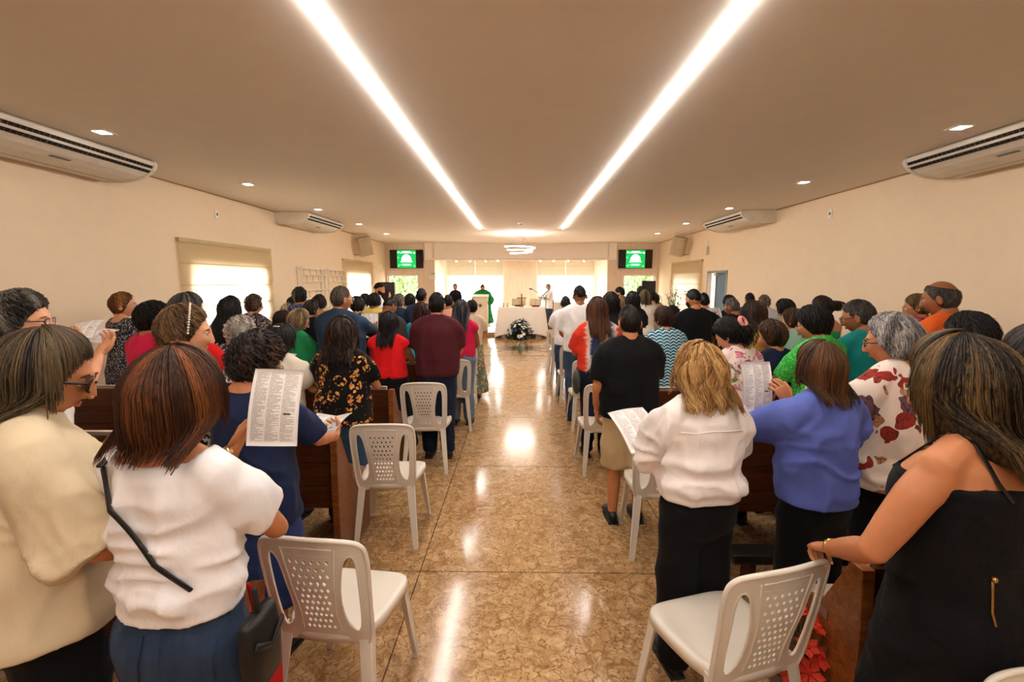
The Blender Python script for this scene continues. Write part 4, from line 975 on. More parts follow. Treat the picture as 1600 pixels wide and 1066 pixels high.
fixn(G().add(prism([(-.025, .05), (.025, .05), (.02, .27), (.13, .27), (.14, .255), (.155, .285), (.14, .315), (.13, .30), (.02, .30), (.02, .385), (.032, .395), (0, .42), (-.032, .395), (-.02, .385), (-.02, .30), (-.13, .30), (-.14, .315), (-.155, .285), (-.14, .255), (-.13, .27), (-.02, .27)], -.014, .014, 1)).obj('cross', br_m, r)); G().add(rings([(0, 0, .075, .05), (.02, 0, .07, .045), (.05, 0, .025, .02)], 16, 3)).obj('foot', br_m, r)
def book(nm, lab, x, y, tilt, cov, w, h, rz=0, page=True):
    r = thing(nm, lab, 'book', (x, y, AZ), rz); c, s_ = math.cos(R(tilt)), math.sin(R(tilt)); M = np.array([(1, 0, 0), (0, c, -s_), (0, s_, c)])
    def bb(n_, a, b, m):
        g = G().box(a, b); V, Fc = g.get(); return mobj(n_, V @ M.T + (0, 0, .03), Fc, m, r)
    bb('cover', (-w / 2, 0, 0), (w / 2, h, .012), plain('cover' + cov, cov, .5)); bb('pages', (-w / 2 + .012, .012, .0125), (-.004, h - .012, .03), plain('pages', 'cfc0a4', .8)); bb('pages', (.004, .012, .0125), (w / 2 - .012, h - .012, .03), MATS['pages'])
    fixn(G().add(prism([(0, 0), (h * c, 0), (h * c, h * s_ + .02), (h * c - .02, h * s_ + .02), (.02, .025)], -w * .3, w * .3, 0)).obj('book_stand', pewdark_m, r)); return r
book('open_book', 'dark open book on a stand behind the bronze cross', -.03, 14.84, 55, '3a2f2a', .42, .26)
book('missal', 'red covered missal on a tilted stand to the right of the cross', .50, 14.62, 55, '7a1d18', .36, .27, R(-12))
for k, (x, lab) in enumerate(((-.52, 'short brass candlestick at the left end of the altar'), (-.40, 'second brass candlestick from the left end of the altar'))):
    r = thing('candlestick', lab, 'candle', (x, 14.75, AZ)); G().add(rings([(0, 0, .04, .04), (.012, 0, .035, .035), (.03, 0, .012, .012), (.09, 0, .012, .012), (.1, 0, .025, .025), (.11, 0, .02, .02)], 14, 2)).obj('holder', br_m, r, True); G().add(rings([(.10, 0, .011, .011), (.19, 0, .011, .011)], 10, 2)).obj('candle', white_m, r)
# lectern
lx, ly = -1.27, 14.85
r = thing('lectern', 'cream lectern with a small dark star emblem and a wooden foot', 'lectern', (lx, ly, 0))
cm = plain('lectern_cream', 'e9dcc6', .5)
fixn(G().add(prism([(-.235, .30), (.235, .30), (.235, 1.30), (-.235, 1.30)], -.15, .15, 1)).obj('body', cm, r, bevel=.006)); boxo('foot', (-.16, -.17, 0), (.22, .14, .30), woodmat('lectern_wood', '9a5f2a', 'b97f42', (6, 6, 1)), r, .005)
fixn(G().add(prism([(-.19, 1.30), (.19, 1.30), (.19, 1.38), (-.19, 1.32)], -.25, .25, 0)).obj('reading_top', cm, r)); sg_ = G()
for k in range(6): a = k * math.pi / 3 + .26; q = lambda rr, o: (math.cos(a) * rr - math.sin(a) * o, 1.03 + math.sin(a) * rr + math.cos(a) * o); sg_.add(prism([q(.0, 0), q(.03, -.014), q(.085, 0), q(.03, .014)], -.158, -.1495, 1))
fixn(sg_.obj('star_emblem', black_m, r)); boxo('side_shelf', (-.262, -.10, 1.10), (-.236, .10, 1.16), black_m, r); boxo('side_shelf', (.236, -.10, 1.08), (.262, .10, 1.16), black_m, r)
# flowers before the altar
def bouquet(nm, lab, loc, w, h, n, cols, seed, leafc='24361f', deep=.6):
    r = thing(nm, lab, 'flowers', loc); rs = np.random.default_rng(seed); V = []; 
    N = int(n * 2.2); a = rs.random(N) * 6.283; e = rs.random(N) ** .8 * 1.45; d = np.stack([np.cos(a) * np.cos(e), np.sin(a) * np.cos(e) * deep, np.sin(e)], 1); c = d * (w, w, h) * (.72 + .36 * rs.random((N, 1))) + (0, 0, .03)
    t_ = d + rs.normal(0, .35, (N, 3)); t_ /= np.linalg.norm(t_, axis=1)[:, None]; u = np.cross(t_, rs.normal(0, 1, (N, 3))); u /= np.linalg.norm(u, axis=1)[:, None]; L = w * (.22 + .2 * rs.random((N, 1)))
    V = np.stack([c - t_ * L * .5, c + u * L * .16, c + t_ * L * .6, c - u * L * .16], 1).reshape(-1, 3); V[:, 2] = np.maximum(V[:, 2], .004)
    o = mobj('foliage', V, np.arange(N)[:, None] * 4 + np.arange(4)[None], plain('leaf' + leafc, leafc, .5, .4, var=.4), r); o['kind'] = 'stuff'
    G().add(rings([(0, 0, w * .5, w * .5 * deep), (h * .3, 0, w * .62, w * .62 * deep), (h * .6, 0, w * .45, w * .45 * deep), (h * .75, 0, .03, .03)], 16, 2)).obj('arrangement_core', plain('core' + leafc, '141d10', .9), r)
    for ci, (nm2, col, share, sz) in enumerate(cols):
        m_ = plain('petal' + col, col, .6, .2)
        for k in range(int(n * share)):
            a = rs.random() * 6.283; e = rs.random() ** .9 * 1.45; d = np.array((math.cos(a) * math.cos(e), math.sin(a) * math.cos(e) * deep, math.sin(e))); c = d * (w, w, h) * (.86 + .2 * rs.random()) + (0, 0, .04); dn = d / np.linalg.norm(d)
            u = np.cross(dn, (.3, .2, .9)); u /= np.linalg.norm(u); v = np.cross(dn, u); g = G(); S = sz * (.8 + .4 * rs.random()); P_ = []
            for p in range(6):
                b0 = p * math.pi / 3 + a; q = u * math.cos(b0) + v * math.sin(b0); s2 = -u * math.sin(b0) + v * math.cos(b0)
                g.add(([c, c + q * S * .6 + s2 * S * .3 + dn * S * .25, c + q * S + dn * S * .35, c + q * S * .6 - s2 * S * .3 + dn * S * .25], [(0, 1, 2, 3)]))
            g.add(ball(c + dn * S * .1, S * .22, 6, 4)); g.obj(nm2, m_, r)
    return r
bouquet('altar_flowers', 'round arrangement of white and blue flowers on the floor before the altar', (.02, 14.1, 0), .42, .55, 120, (('white_flower', 'f4efe6', .75, .055), ('blue_flower', '3b4f8a', .3, .05)), 3)
# loudspeakers on stands, wall speakers, screens
for lab, px, py, y in (('black loudspeaker on a stand before the left end window', 608, 441, 13.6), ('black loudspeaker on a stand before the right end window', 1012, 439, 13.6)):
    p = at(px, py, y); r = thing('loudspeaker', lab, 'loudspeaker', (p.x, y, 0)); h = p.z
    fixn(G().add(prism([(-.20, -.16), (.20, -.16), (.15, .16), (-.15, .16)], h - .62, h, 2)).obj('cabinet', black_m, r, bevel=.012)); boxo('grille', (-.17, -.172, h - .58), (.17, -.161, h - .04), plain('grille', '2b2522', .8), r)
    G().tube([(0, 0, .0), (0, 0, h - .62)], .018, 8).obj('pole', black_m, r); g = G(); [g.tube([(0, 0, .5), (.42 * math.cos(a), .42 * math.sin(a), .012)], .011, 6) for a in (.5, 2.6, 4.7)]; g.obj('tripod', black_m, r)
sp_m = plain('speaker_cream', 'd3c3a8', .5)
for lab, px, py, x, sg in (('cream wall speaker above the second left shade, tilted down', 570, 385, XL, 1), ('cream wall speaker above the right shade, tilted down', 1060, 385, XR, -1)):
    d = ray(px, py); tt_ = (x + sg * .28) / d.x; p = d * tt_; r = thing('wall_speaker', lab, 'loudspeaker', (x + sg * .28, p.y, CAM_Z + p.z)); r.rotation_euler = (R(12), R(-14 * sg), R(sg * 38))
    boxo('cabinet', (-.17, -.13, -.25), (.17, .16, .25), sp_m, r, .02); boxo('grille', (-.15, -.142, -.23), (.15, -.131, .23), plain('grille_cream', 'b39f82', .8), r)
    w_ = r.rotation_euler.to_matrix().inverted() @ Vector((-sg * .28, 0, -.22)); G().tube([(0, .12, -.10), (0, .10, -.27), tuple(w_)], .014, 8).obj('bracket', plain('bracket', 'a89a86', .5), r)
scr = emit('slide_green', '13a04a', .85); scw = emit('slide_white', 'e6eef6', 1.0); scl = emit('slide_mint', '5fcf96', .9); sct = emit('slide_text', '8f9cc0', .7)
for lab, px in (('wall screen showing a green slide, left of the altar', 635.5), ('wall screen showing a green slide, right of the altar', 992.5)):
    p = at(px, 405, YE); r = thing('television', lab, 'television', (p.x, YE - .002, p.z)); hw, hh = .56, .305
    boxo('housing', (-hw, -.035, -hh), (hw, 0, hh), black_m, r, .006); boxo('screen', (-hw + .014, -.0365, -hh + .014), (hw - .014, -.035, hh - .014), plain('screen_black', '0a0a0d', .15, .5), r)
    def sl(nm, poly, m, k): fixn(G().add(prism(poly, -.0372 - k * .0006, -.036, 1)).obj(nm, m, r))
    sl('slide', [(-.315, -hh + .014), (.315, -hh + .014), (.315, hh - .014), (-.315, hh - .014)], scr, 0)
    sl('slide_dome', [(-.17, -.085)] + [(.17 * math.cos(a), -.05 + .205 * math.sin(a)) for a in np.linspace(math.pi, 0, 18)] + [(.17, -.085)], scw, 1)
    sl('slide_base_bar', [(-.21, -.105), (.21, -.105), (.19, -.078), (-.19, -.078)], scw, 2); sl('slide_pill', [(-.15, -.225), (.15, -.225), (.17, -.19), (.15, -.145), (-.15, -.145), (-.17, -.19)], scl, 1)
    for a, b, z in ((-.14, .14, .245), (-.21, .21, .205)): sl('slide_title', [(a, z - .012), (b, z - .012), (b, z + .012), (a, z + .012)], scw, 1)
    for a, b, z in ((-.07, .07, .08), (-.10, .10, .03), (-.10, .10, -.02)): sl('slide_line', [(a, z - .010), (b, z - .010), (b, z + .010), (a, z + .010)], sct, 3)
    sl('slide_line', [(-.11, -.195), (.11, -.195), (.11, -.18), (-.11, -.18)], scw, 2)
    for x, z in ((-.26, .22), (-.28, .05), (.27, .20), (-.27, -.22), (.26, -.23), (-.22, -.19)): sl('slide_ornament', [(x + .03 * math.cos(a), z + .03 * math.sin(a)) for a in np.linspace(0, 6.28, 9)[:-1]], scl if z < .1 else scw, 1)
# emergency lamp and wall plates
p = at(676, 431, YE); r = thing('emergency_lamp', 'white twin-head emergency lamp on the pale wood wall left of the altar', 'lamp', (p.x, YE, p.z)); boxo('case', (-.10, -.05, -.12), (.10, 0, .02), white_m, r, .008)
for s in (-1, 1): G().add(ball((s * .06, -.06, .07), (.045, .04, .045), 12, 8)).obj('lamp_head', white_m, r, True)
G().add(ball((.06, -.1, .07), (.02, .006, .02), 8, 6)).obj('bulb', black_m, r)
for lab, px, py, x in (('small white socket plate high on the left wall', 338, 335, XL), ('small white socket plate high on the right wall', 1298, 334, XR)):
    d = ray(px, py); tt_ = x / d.x; p = d * tt_; sg = 1 if x < 0 else -1; r = thing('wall_socket', lab, 'socket', (x, p.y, CAM_Z + p.z)); boxo('plate', (0, -.04, -.06), (sg * .012, .04, .06), white_m, r) if sg > 0 else boxo('plate', (-.012, -.04, -.06), (0, .04, .06), white_m, r)
    boxo('outlet', *sorted(((sg * .0125, -.014, -.02), (sg * .016, .014, .02))), plain('outlet_dark', '4a3a2c', .6), r)
d = ray(1107, 388); tt_ = XR / d.x; p = d * tt_; r = thing('wall_intercom', 'narrow pale handset fixed on the right wall above the glass door', 'handset', (XR, p.y, CAM_Z + p.z)); boxo('body', (-.05, -.035, -.16), (0, .035, .04), plain('handset', 'c9bca6', .5), r, .008); G().tube([(-.025, 0, .04), (-.03, .01, .1), (-.01, 0, .18)], .005, 6).obj('cable', white_m, r)
# white wire racks on the left wall
rk_m = plain('rack_white', 'e6ded0', .4, .4)
for lab, a, b in (('white wire wall rack on the left wall, the one nearer the wide shade', 9.25, 10.35), ('white wire wall rack on the left wall, the one nearer the narrow shade', 10.55, 11.6)):
    r = thing('wall_rack', lab, 'rack', (XL, (a + b) / 2, 0)); h = (b - a) / 2
    for s in (-1, 1):
        for xx in (.012, .10): G().tube([(xx, s * h, .8), (xx, s * h, 2.10)], .012, 8).obj('upright', rk_m, r)
        g = G(); [g.tube([(.012, s * h, z), (.10, s * h, z)], .008, 6) for z in (.82, 1.2, 1.6, 2.08)]; g.obj('bracket', rk_m, r)
    for z in (.86, 1.05, 1.24, 1.43, 1.62, 1.80, 1.94, 2.07): G().tube([(.10, -h, z), (.10, h, z)], .011, 8).obj('rail', rk_m, r)
    g = G(); rs = np.random.default_rng(int(a * 10))
    for k in range(11): y_ = (k - 5) * h / 6 + rs.normal(0, .02); z = (2.07, 1.94, 1.62)[k % 3]; g.tube([(.10, y_, z), (.12, y_, z - .02), (.12, y_, z - .12), (.14, y_, z - .13)], .004, 5)
    g.obj('hook', plain('hook', '8d8171', .4), r)
# microphone, reader's stand, presider chair
r = thing('microphone_stand', 'thin microphone boom reaching over the right end of the altar', 'microphone', (.82, 15.35, .125)); G().tube([(0, 0, .02), (0, 0, 1.15)], .010, 8).obj('pole', black_m, r); G().tube([(.12, 0, 1.08), (0, 0, 1.15), (-.40, -.05, 1.42)], .008, 8).obj('boom', black_m, r); G().tube([(-.40, -.05, 1.42), (-.49, -.06, 1.43)], [.018, .022], 10).obj('microphone', black_m, r, True)
G().add(rings([(0, 0, .13, .13), (.02, 0, .12, .12)], 20, 2)).obj('base', black_m, r)
p = at(853, 461, 15.3); r = thing('music_stand', 'black music stand before the reader in white', 'stand', (p.x, 15.3, .125)); G().tube([(0, 0, .2), (0, 0, 1.22)], .011, 8).obj('pole', black_m, r); fixn(G().add(prism([(-.14, 1.20), (.10, 1.42), (.11, 1.41), (-.13, 1.185), (-.16, 1.20), (-.155, 1.215)], -.24, .24, 1)).obj('desk', plain('stand_desk', '3c3632', .5), r)); g = G(); [g.tube([(0, 0, .28), (.3 * math.cos(a), .3 * math.sin(a), .01)], .009, 6) for a in (.6, 2.7, 4.8)]; g.obj('tripod', black_m, r)
p = atz(872, 530, .0); r = thing('black_framed_chair', 'black metal framed armchair right of the altar, behind the man in white', 'chair', (1.36, 14.6, 0)); g = G()
for x in (-.27, .27): g.tube([(x, .25, 0), (x, .27, .45), (x, .30, 1.18)], .014, 8); g.tube([(x, -.25, 0), (x, -.25, .64), (x, .28, .66)], .014, 8)
g.tube([(-.27, .30, 1.18), (.27, .30, 1.18)], .014, 8); g.obj('frame', black_m, r); boxo('seat', (-.26, -.24, .42), (.26, .25, .47), plain('seat_cream', 'e3dccf', .8), r, .01); boxo('backrest', (-.255, .265, .55), (.255, .295, 1.14), MATS['seat_cream'], r, .006)
# lilies on a stand by the right windows
r = thing('lily_pot', 'tall potted lilies with green stems near the right shade', 'plant', (4.0, 11.9, 0)); G().add(rings([(0, 0, .12, .12), (.02, 0, .14, .14), (.82, 0, .17, .17), (.86, 0, .165, .165)], 20, 2)).obj('planter', white_m, r, True); g = G(); gf = G(); rs = np.random.default_rng(4)
for k in range(16):
    a = rs.random() * 6.28; l = .4 + .5 * rs.random(); e = np.array((math.cos(a) * .28 * rs.random() + .02, math.sin(a) * .25 * rs.random(), .86 + l)); g.tube([(0, 0, .8), e * (.4, .4, 1) - (0, 0, l * .5), e], [.008, .006, .004], 5)
    for q in range(3): b_ = rs.random() * 6.28; m_ = e * (.5, .5, 1) - (0, 0, l * (.2 + .25 * q)); t_ = np.array((math.cos(b_) * .16, math.sin(b_) * .16, .08)); u_ = np.array((-math.sin(b_), math.cos(b_), 0)) * .018; g.add(([m_, m_ + t_ * .5 + u_, m_ + t_, m_ + t_ * .5 - u_], [(0, 1, 2, 3)]))
    if k % 2 == 0:
        for q in range(6): b_ = q * 1.047; t_ = np.array((math.cos(b_) * .07, math.sin(b_) * .07, .05)); u_ = np.array((-math.sin(b_), math.cos(b_), 0)) * .02; gf.add(([e, e + t_ * .6 + u_, e + t_, e + t_ * .6 - u_], [(0, 1, 2, 3)]))
g.obj('stems', plain('stem_green', '4d6b36', .6), r); gf.obj('blossoms', plain('lily_white', 'f0e8e4', .6), r)

# ---------------------------------------------------------------- the congregation
BK, DB, AUB, GR, WG, BL, HL, RD, BR = ('070505', '1c1410'), ('0f0906', '3a2212'), ('2a1408', '8a4c20'), ('2b2622', '97897a'), ('5f564e', 'd5ccc0'), ('7a5228', 'e2b878'), ('1a120c', '9c7a50'), ('1d0c0a', '4c1c16'), ('2a170b', '6b4020')
jeans, jeansD, jeansL = fab('2b3a52', 'denim'), fab('1c2638', 'denim'), fab('66788c', 'denim')
blk, navy, wht, crm = fab('09080a'), fab('161c33'), fab('ece9ea'), fab('d9ccb6')
def T(m, **k): return dict(m=m, **k)
def B(m, kind='pants', **k): return dict(m=m, kind=kind, **k)
LH = lambda w, p=(-.7, -.5, -.9), f=(.35, .75, .45), n=(.75, -.1, .6), c=.6: (w, p, f, n, c)
RH = lambda w, p=(.7, -.5, -.9), f=(-.35, .75, .45), n=(-.75, -.1, .6), c=.6: (w, p, f, n, c)
RM = lambda w, p, f=(.1, .6, .7), n=(0, -.5, .7), c=.5: (w, p, f, n, c, 'room')
P = person
# --- row behind the camera's nearest pews
p_tee = P('woman with auburn bob, white T-shirt, crossbody strap and jeans reading a leaflet', 268, 534, 1.16, yaw=-3, hp=14, hy=-6, g=.88, sw=.92, hs=('bob', *AUB), hk=dict(vol=.036, L=.125, flare=.04, inw=.22), skin=2,
    top=T(wht, sleeve=.36, neck=1.375, wide=.125, hem=.96, loose=.75, off=.014, cinch=1, amp=.020, sflare=.008), bot=B(jeans, waist=1.04),
    arms=(LH((-.115, .40, 1.235), f=(.15, .55, .8), n=(.9, .25, .1), c=.55), RH((.03, .30, 1.03), (1, -.25, -.5))))
p_bei = P('woman in beige linen shirt with rolled sleeves and black sunglasses at the left edge', 56, 507, 1.23, yaw=-38, hp=20, hy=-14, g=1.05, hs=('bob', '1a120d', '77603f'), hk=dict(vol=.026, L=.12, inw=.1), glasses='sun',
    top=T(fab('cdbb9c', 'plain', s=1.1), sleeve=.53, cuff=1, collar=1, hem=.84, loose=1.0, off=.028, flare=.10, amp=.02, sflare=.02), bot=B(fab('0b0d13')),
    arms=(RM(at(150, 712, 1.66), (-.7, -.5, -.9), (.75, .6, .15), (.1, -.5, .8), .7), ((.15, .26, .98), (.9, -.6, -.2), (-.5, .7, -.3), (-.3, -.6, -.6), .6)))
p_blk = P('woman with long streaked dark hair in a black strappy dress, hand on the chair', 1510, 514, 1.24, yaw=20, hp=18, hy=12, g=1.12, hs=('long', '100b09', '85693f'), hk=dict(vol=.042, L=.44, azo=56, narrow=.0, flare=.10, sway=.10, asym=([-180, -140, -60, -20, 60, 180], [.78, .5, .45, .8, 1, .95]), lr=.006, N=1.3), skin=2, glasses='clear',
    top=T(blk, cami=1, sleeve=0, neck=1.285, hem=.86, off=.010, loose=.2, amp=.010, name='bodice'), bot=B(blk, 'skirt', hem=.42, waist=1.02, flare=.10),
    arms=(((1.0, 1.375, .955), (-.8, -.6, -.9), (.1, .9, -.45), (.1, -.4, -.9), .8, 'room'), 'down'))
P('person in red and black leaf print dress at the right edge', 1650, 500, 1.3, yaw=12, g=1.0, hs=('bob', *DB), top=T(fab('180c0c', 'blot', 'a8281c', 'c43a22', '8a1f16', s=1.6), hem=.5, sleeve=.4, loose=1, off=.02, name='dress'), bot=B(blk, 'skirt'), arms=('clasp', 'clasp'))
# --- first pew, left
p_nav = P('woman with dark curly hair and glasses in a navy tunic with white piping', 398, 512, 2.0, yaw=-8, hp=24, hy=-26, g=1.06, hs=('curly', '120b08', '3f2315'), hk=dict(vol=.05, curl=.011), glasses='dark',
    top=T(fab('1a2340'), sleeve=.48, neck=1.40, wide=.10, hem=.76, loose=.9, off=.02, flare=.08, name='tunic'), bot=B(fab('22305c'), 'skirt', hem=.35), arms=('hold', RH((.23, .36, 1.06), (.9, -.5, -.8), f=(-.5, .8, .1))))
P('woman with thin brown hair, beaded hairband and black and white patterned top', 284, 472, 2.15, yaw=-18, hp=8, hy=-36, g=1.15, hs=('shortw', '2f1d10', '8d6840'), hk=dict(vol=.020), skin=1, top=T(fab('d8d2c8', 'blot', '16151a', '2a2830', '101014', s=2.2), sleeve=.42, loose=.9, hem=.8), bot=B(blk))
p_wht = P('woman with grey wavy hair and dark glasses near the left edge, holding two leaflets', 28, 449, 2.3, yaw=-28, hp=6, hy=-34, g=1.1, hs=('shortw', '191512', '8b8377'), hk=dict(vol=.036, curl=.010), glasses='dark', skin=1, top=T(fab('e4ded6'), sleeve=.4, loose=.9, hem=.82), bot=B(navy), arms=(RM(at(108, 548, 2.55), (-.3, -.3, -1)), RM(at(156, 552, 2.62), (.6, -.3, -1))))
# --- second pew, left
P('woman with short auburn hair and glasses in a dark speckled dress by the left wall', 190, 455, 4.55, yaw=-22, hp=2, hy=-32, g=1.05, hs=('shortw', '4a2a12', 'a8703c'), hk=dict(vol=.016), glasses='clear', skin=1, top=T(fab('2b2a30', 'speckle', '8c8890', 'b3aeb0', s=1.1), sleeve=.30, neck=1.38, wide=.11, hem=.5, loose=.5, flare=.05, name='dress'), bot=B(blk, 'skirt'))
P('woman with dark pinned-up hair in a pink blouse', 237, 468, 3.5, yaw=-14, hp=14, hy=-20, g=1.1, hs=('shortw', *BK), hk=dict(vol=.045, curl=.01), top=T(fab('d42a55'), sleeve=.45, hem=.82, loose=1), bot=B(blk))
P('woman with sleek grey-black hair and glasses in a red top', 289, 455, 3.35, yaw=-14, hp=16, hy=-26, g=1.05, hs=('bob', '15120f', '6e675f'), hk=dict(L=.07, vol=.02), glasses='dark', top=T(fab('c9191c'), sleeve=.5, hem=.82, loose=1), bot=B(blk))
p_gcur = P('woman with grey curly hair in a navy and white floral blouse', 373, 490, 3.5, yaw=-6, hp=26, hy=-12, g=1.12, hs=('curly', '6d655c', 'd3cabd'), hk=dict(vol=.03), skin=1, top=T(fab('22303f', 'blot', 'e0ddd4', '5f86a0', 'cfd4d2', s=2.6), sleeve=.42, hem=.82, loose=.9), bot=B(navy))
p_clip = P('woman with dark hair and silver hair clip in a cream puff-sleeved blouse', 438, 503, 3.0, yaw=-8, hp=24, hy=-16, g=1.1, hs=('bob', *BK), hk=dict(L=.12, vol=.032), top=T(fab('d8ccba'), sleeve=.40, puff=.03, hem=.84, loose=.9), bot=B(fab('3a2c26')))
p_flo = P('woman with long dark hair in a black blouse with orange flowers and jeans', 533, 491, 3.2, yaw=0, hp=10, hy=-4, g=1.1, hs=('wavy', '160c08', '3c2114'), hk=dict(L=.22, vol=.036, flare=.16), skin=2,
    top=T(fab('0e0b0c', 'floral', 'b9692a', 'd9a55c', '6d4a22', s=1.0), sleeve=.36, hem=.84, loose=.95, off=.022, flare=.06), bot=B(fab('30445e', 'denim')))
# --- third pew, left
P('woman with very long straight black hair beside the wide window shade', 358, 461, 4.6, yaw=-6, hp=10, hy=-12, hs=('long', '08070a', '221c1e'), hk=dict(L=.40, flare=.2, vol=.026), top=T(fab('cfc0a4'), sleeve=.5, hem=.82), bot=B(navy))
P('woman with reddish dark hair, head bowed, behind the cream puff-sleeved blouse', 440, 484, 5.85, yaw=-4, hp=26, hy=-10, hs=('bob', *RD), hk=dict(L=.10, vol=.04), top=T(fab('6b4b45', 'speckle', 'c9b0a4'), hem=.82), bot=B(blk))
p_grn = P('woman with blonde-streaked bob and glasses in a green long-sleeved top', 466, 481, 4.6, yaw=-22, hp=22, hy=-30, g=1.12, hs=('bob', '3a2a1c', 'c9a878'), hk=dict(L=.09, vol=.028), glasses='dark', skin=1, top=T(fab('1f7a48'), sleeve=.97, hem=.78, loose=.8), bot=B(blk), arms=('hold', RH((.10, .34, 1.08))))
P('balding grey-haired man with glasses in a dark blue shirt', 532, 446, 4.4, yaw=-10, hp=4, hy=-26, g=1.25, sex='m', hs=('men', '2e2620', '8a7a66'), hk=dict(vol=.007), glasses='clear', skin=2, top=T(fab('24374b'), sleeve=.9, collar=1, hem=.82, loose=1), bot=B(blk), arms=('hold', RM(at(588, 522, 5.02), (1, -.2, -.6))))
P('woman with long black hair in a bright red sleeveless top and black skirt', 607, 485, 4.35, yaw=-2, hp=8, hy=-10, g=1.18, hs=('long', '0b0709', '2c1a1c'), hk=dict(L=.24, vol=.026), skin=3, top=T(fab('d0181c'), sleeve=.10, off=.012, hem=.93, loose=.6), bot=B(blk, 'skirt', hem=.12, waist=1.02))
P('man with short black hair in a maroon polo shirt and jeans', 682, 456, 4.55, yaw=0, hp=8, hy=-2, g=1.14, sex='m', hs=('men', *BK), hk=dict(vol=.014), skin=2, top=T(fab('471820'), sleeve=.42, collar=1, hem=.84, loose=.95, off=.02), bot=B(fab('1a2338', 'denim')), shoe='17100c', arms=('clasp', 'clasp'))
# --- fourth pew, left
P('woman with short curly brown hair in a dark floral dress against the window shade', 396, 458, 5.8, yaw=-8, hp=6, hy=-24, g=1.12, hs=('curly', '241812', '6f5440'), hk=dict(vol=.020), skin=1, top=T(fab('2b2930', 'blot', 'a68c84', '7a6c78', 'c2aa98', s=2.4), hem=.6, loose=.9, name='dress'), bot=B(blk, 'skirt'))
P('woman with blonde-grey curls, mostly hidden behind the blonde-streaked bob', 448, 473, 7.1, yaw=0, hp=16, hs=('curly', '7a6650', 'd6c2a4'), hk=dict(vol=.034), skin=1, top=T(crm, hem=.82), bot=B(blk))
P('person with short dark hair in a black top beside the man in dark blue', 486, 467, 5.6, yaw=-6, hp=12, hy=-20, g=1.1, hs=('shortw', '14100d', '4c4138'), hk=dict(vol=.018), top=T(fab('0c0c0f'), sleeve=.4, hem=.82), bot=B(blk))
P('woman with dark hair in a bun, turned to the man in dark blue', 557, 462, 5.9, yaw=-4, hp=22, hy=24, hs=('shortw', *BK), hk=dict(vol=.024), top=T(fab('1b1b20'), hem=.82), bot=B(blk))
P('woman with a straight black bob in a yellow blouse', 584, 457, 7.05, yaw=-4, hp=12, hy=-8, hs=('bob', *BK), hk=dict(L=.07, vol=.030), top=T(fab('e0c25a'), hem=.82, sleeve=.45), bot=B(blk))
p_gry = P('man with cropped black hair and bowed head in a charcoal shirt', 608, 465, 5.5, yaw=-6, hp=34, hy=-24, g=1.2, sex='m', hs=('fade', *BK), skin=3, top=T(fab('423c3a'), sleeve=.42, collar=1, hem=.84, loose=1), bot=B(jeansD))
P('woman with dark red hair in a turquoise top behind the man in maroon', 658, 471, 5.75, yaw=0, hp=14, hy=6, hs=('wavy', *RD), hk=dict(L=.16), top=T(fab('2b9bb5'), hem=.55, loose=.9, sleeve=.5), bot=B(fab('2b9bb5'), 'skirt', hem=.2))
P('woman with long greying black hair in raspberry top and light ripped jeans', 720, 467, 5.65, yaw=-4, hp=8, hy=4, g=1.08, hs=('long', '0d0c0f', '55525a'), hk=dict(L=.26, vol=.03, flare=.2), skin=3, top=T(fab('b81c3e'), sleeve=.12, hem=.92, off=.012, loose=.5), bot=B(jeansL, waist=1.02), arms=('clasp', 'clasp'))
# --- further rows, left
P('woman with short dark hair showing above the blonde-grey curls', 456, 463, 8.3, hp=10, hs=('shortw', *BK), top=T(fab('2a2c34'), hem=.82), bot=B(blk))
P('woman with dark curly crop and blue patterned blouse before the wire racks', 468, 447, 7.1, yaw=-4, hp=8, hy=-8, hs=('curly', '0f0c0a', '3f332b'), hk=dict(vol=.028), top=T(fab('1f2a52', 'speckle', '9aa4c4', '6675a8'), hem=.82), bot=B(navy))
P('woman with a dark brown bob and bare shoulders', 498, 459, 7.0, yaw=0, hp=8, hy=-6, hs=('bob', *DB), hk=dict(L=.09, vol=.03), top=T(fab('8a4a3a'), cami=1, sleeve=0, neck=1.28, hem=.82, off=.012), bot=B(blk))
P('grey-haired man in a navy shirt by the left end window', 623, 458, 7.1, yaw=-4, hp=10, hy=-18, sex='m', hs=('shortw', *GR), hk=dict(vol=.014), top=T(fab('1d2a40'), hem=.84, collar=1), bot=B(navy))
P('man with neat black hair in a navy polo shirt', 658, 450, 6.95, yaw=0, hp=12, hy=-8, sex='m', g=1.05, hs=('men', *BK), top=T(fab('1c2a4a'), sleeve=.42, collar=1, hem=.84), bot=B(jeansD))
P('man in a peach shirt between the maroon polo and the long black hair', 700, 460, 7.3, hp=14, sex='m', hs=('men', *BK), skin=3, top=T(fab('d69a78'), hem=.84, sleeve=.45), bot=B(blk))
P('woman in a patterned long skirt at the left edge of the aisle', 737, 468, 7.0, yaw=4, hp=14, hs=('shortw', *DB), top=T(fab('c8b39a'), hem=.88), bot=B(fab('5c7a68', 'blot', 'c9a070', '8a4a3a', 'd9cdb4', s=2), 'skirt', hem=.1), shoe='a8202c')
P('man in light shirt behind the woman with the dark bun', 570, 458, 8.3, hp=10, sex='m', hs=('shortw', *BK), top=T(fab('c9c0b4'), hem=.84), bot=B(blk))
P('woman in cream with dark hair between the grey-haired man and the navy polo', 640, 458, 8.4, hp=12, hs=('bob', *BK), top=T(crm, hem=.84), bot=B(blk))
P('bearded man in profile near the left loudspeaker, facing right', 592, 441, 9.4, yaw=-72, hp=18, hy=-10, sex='m', hs=('fade', *BK), beard='15100d', skin=2, top=T(wht, hem=.84), bot=B(navy))
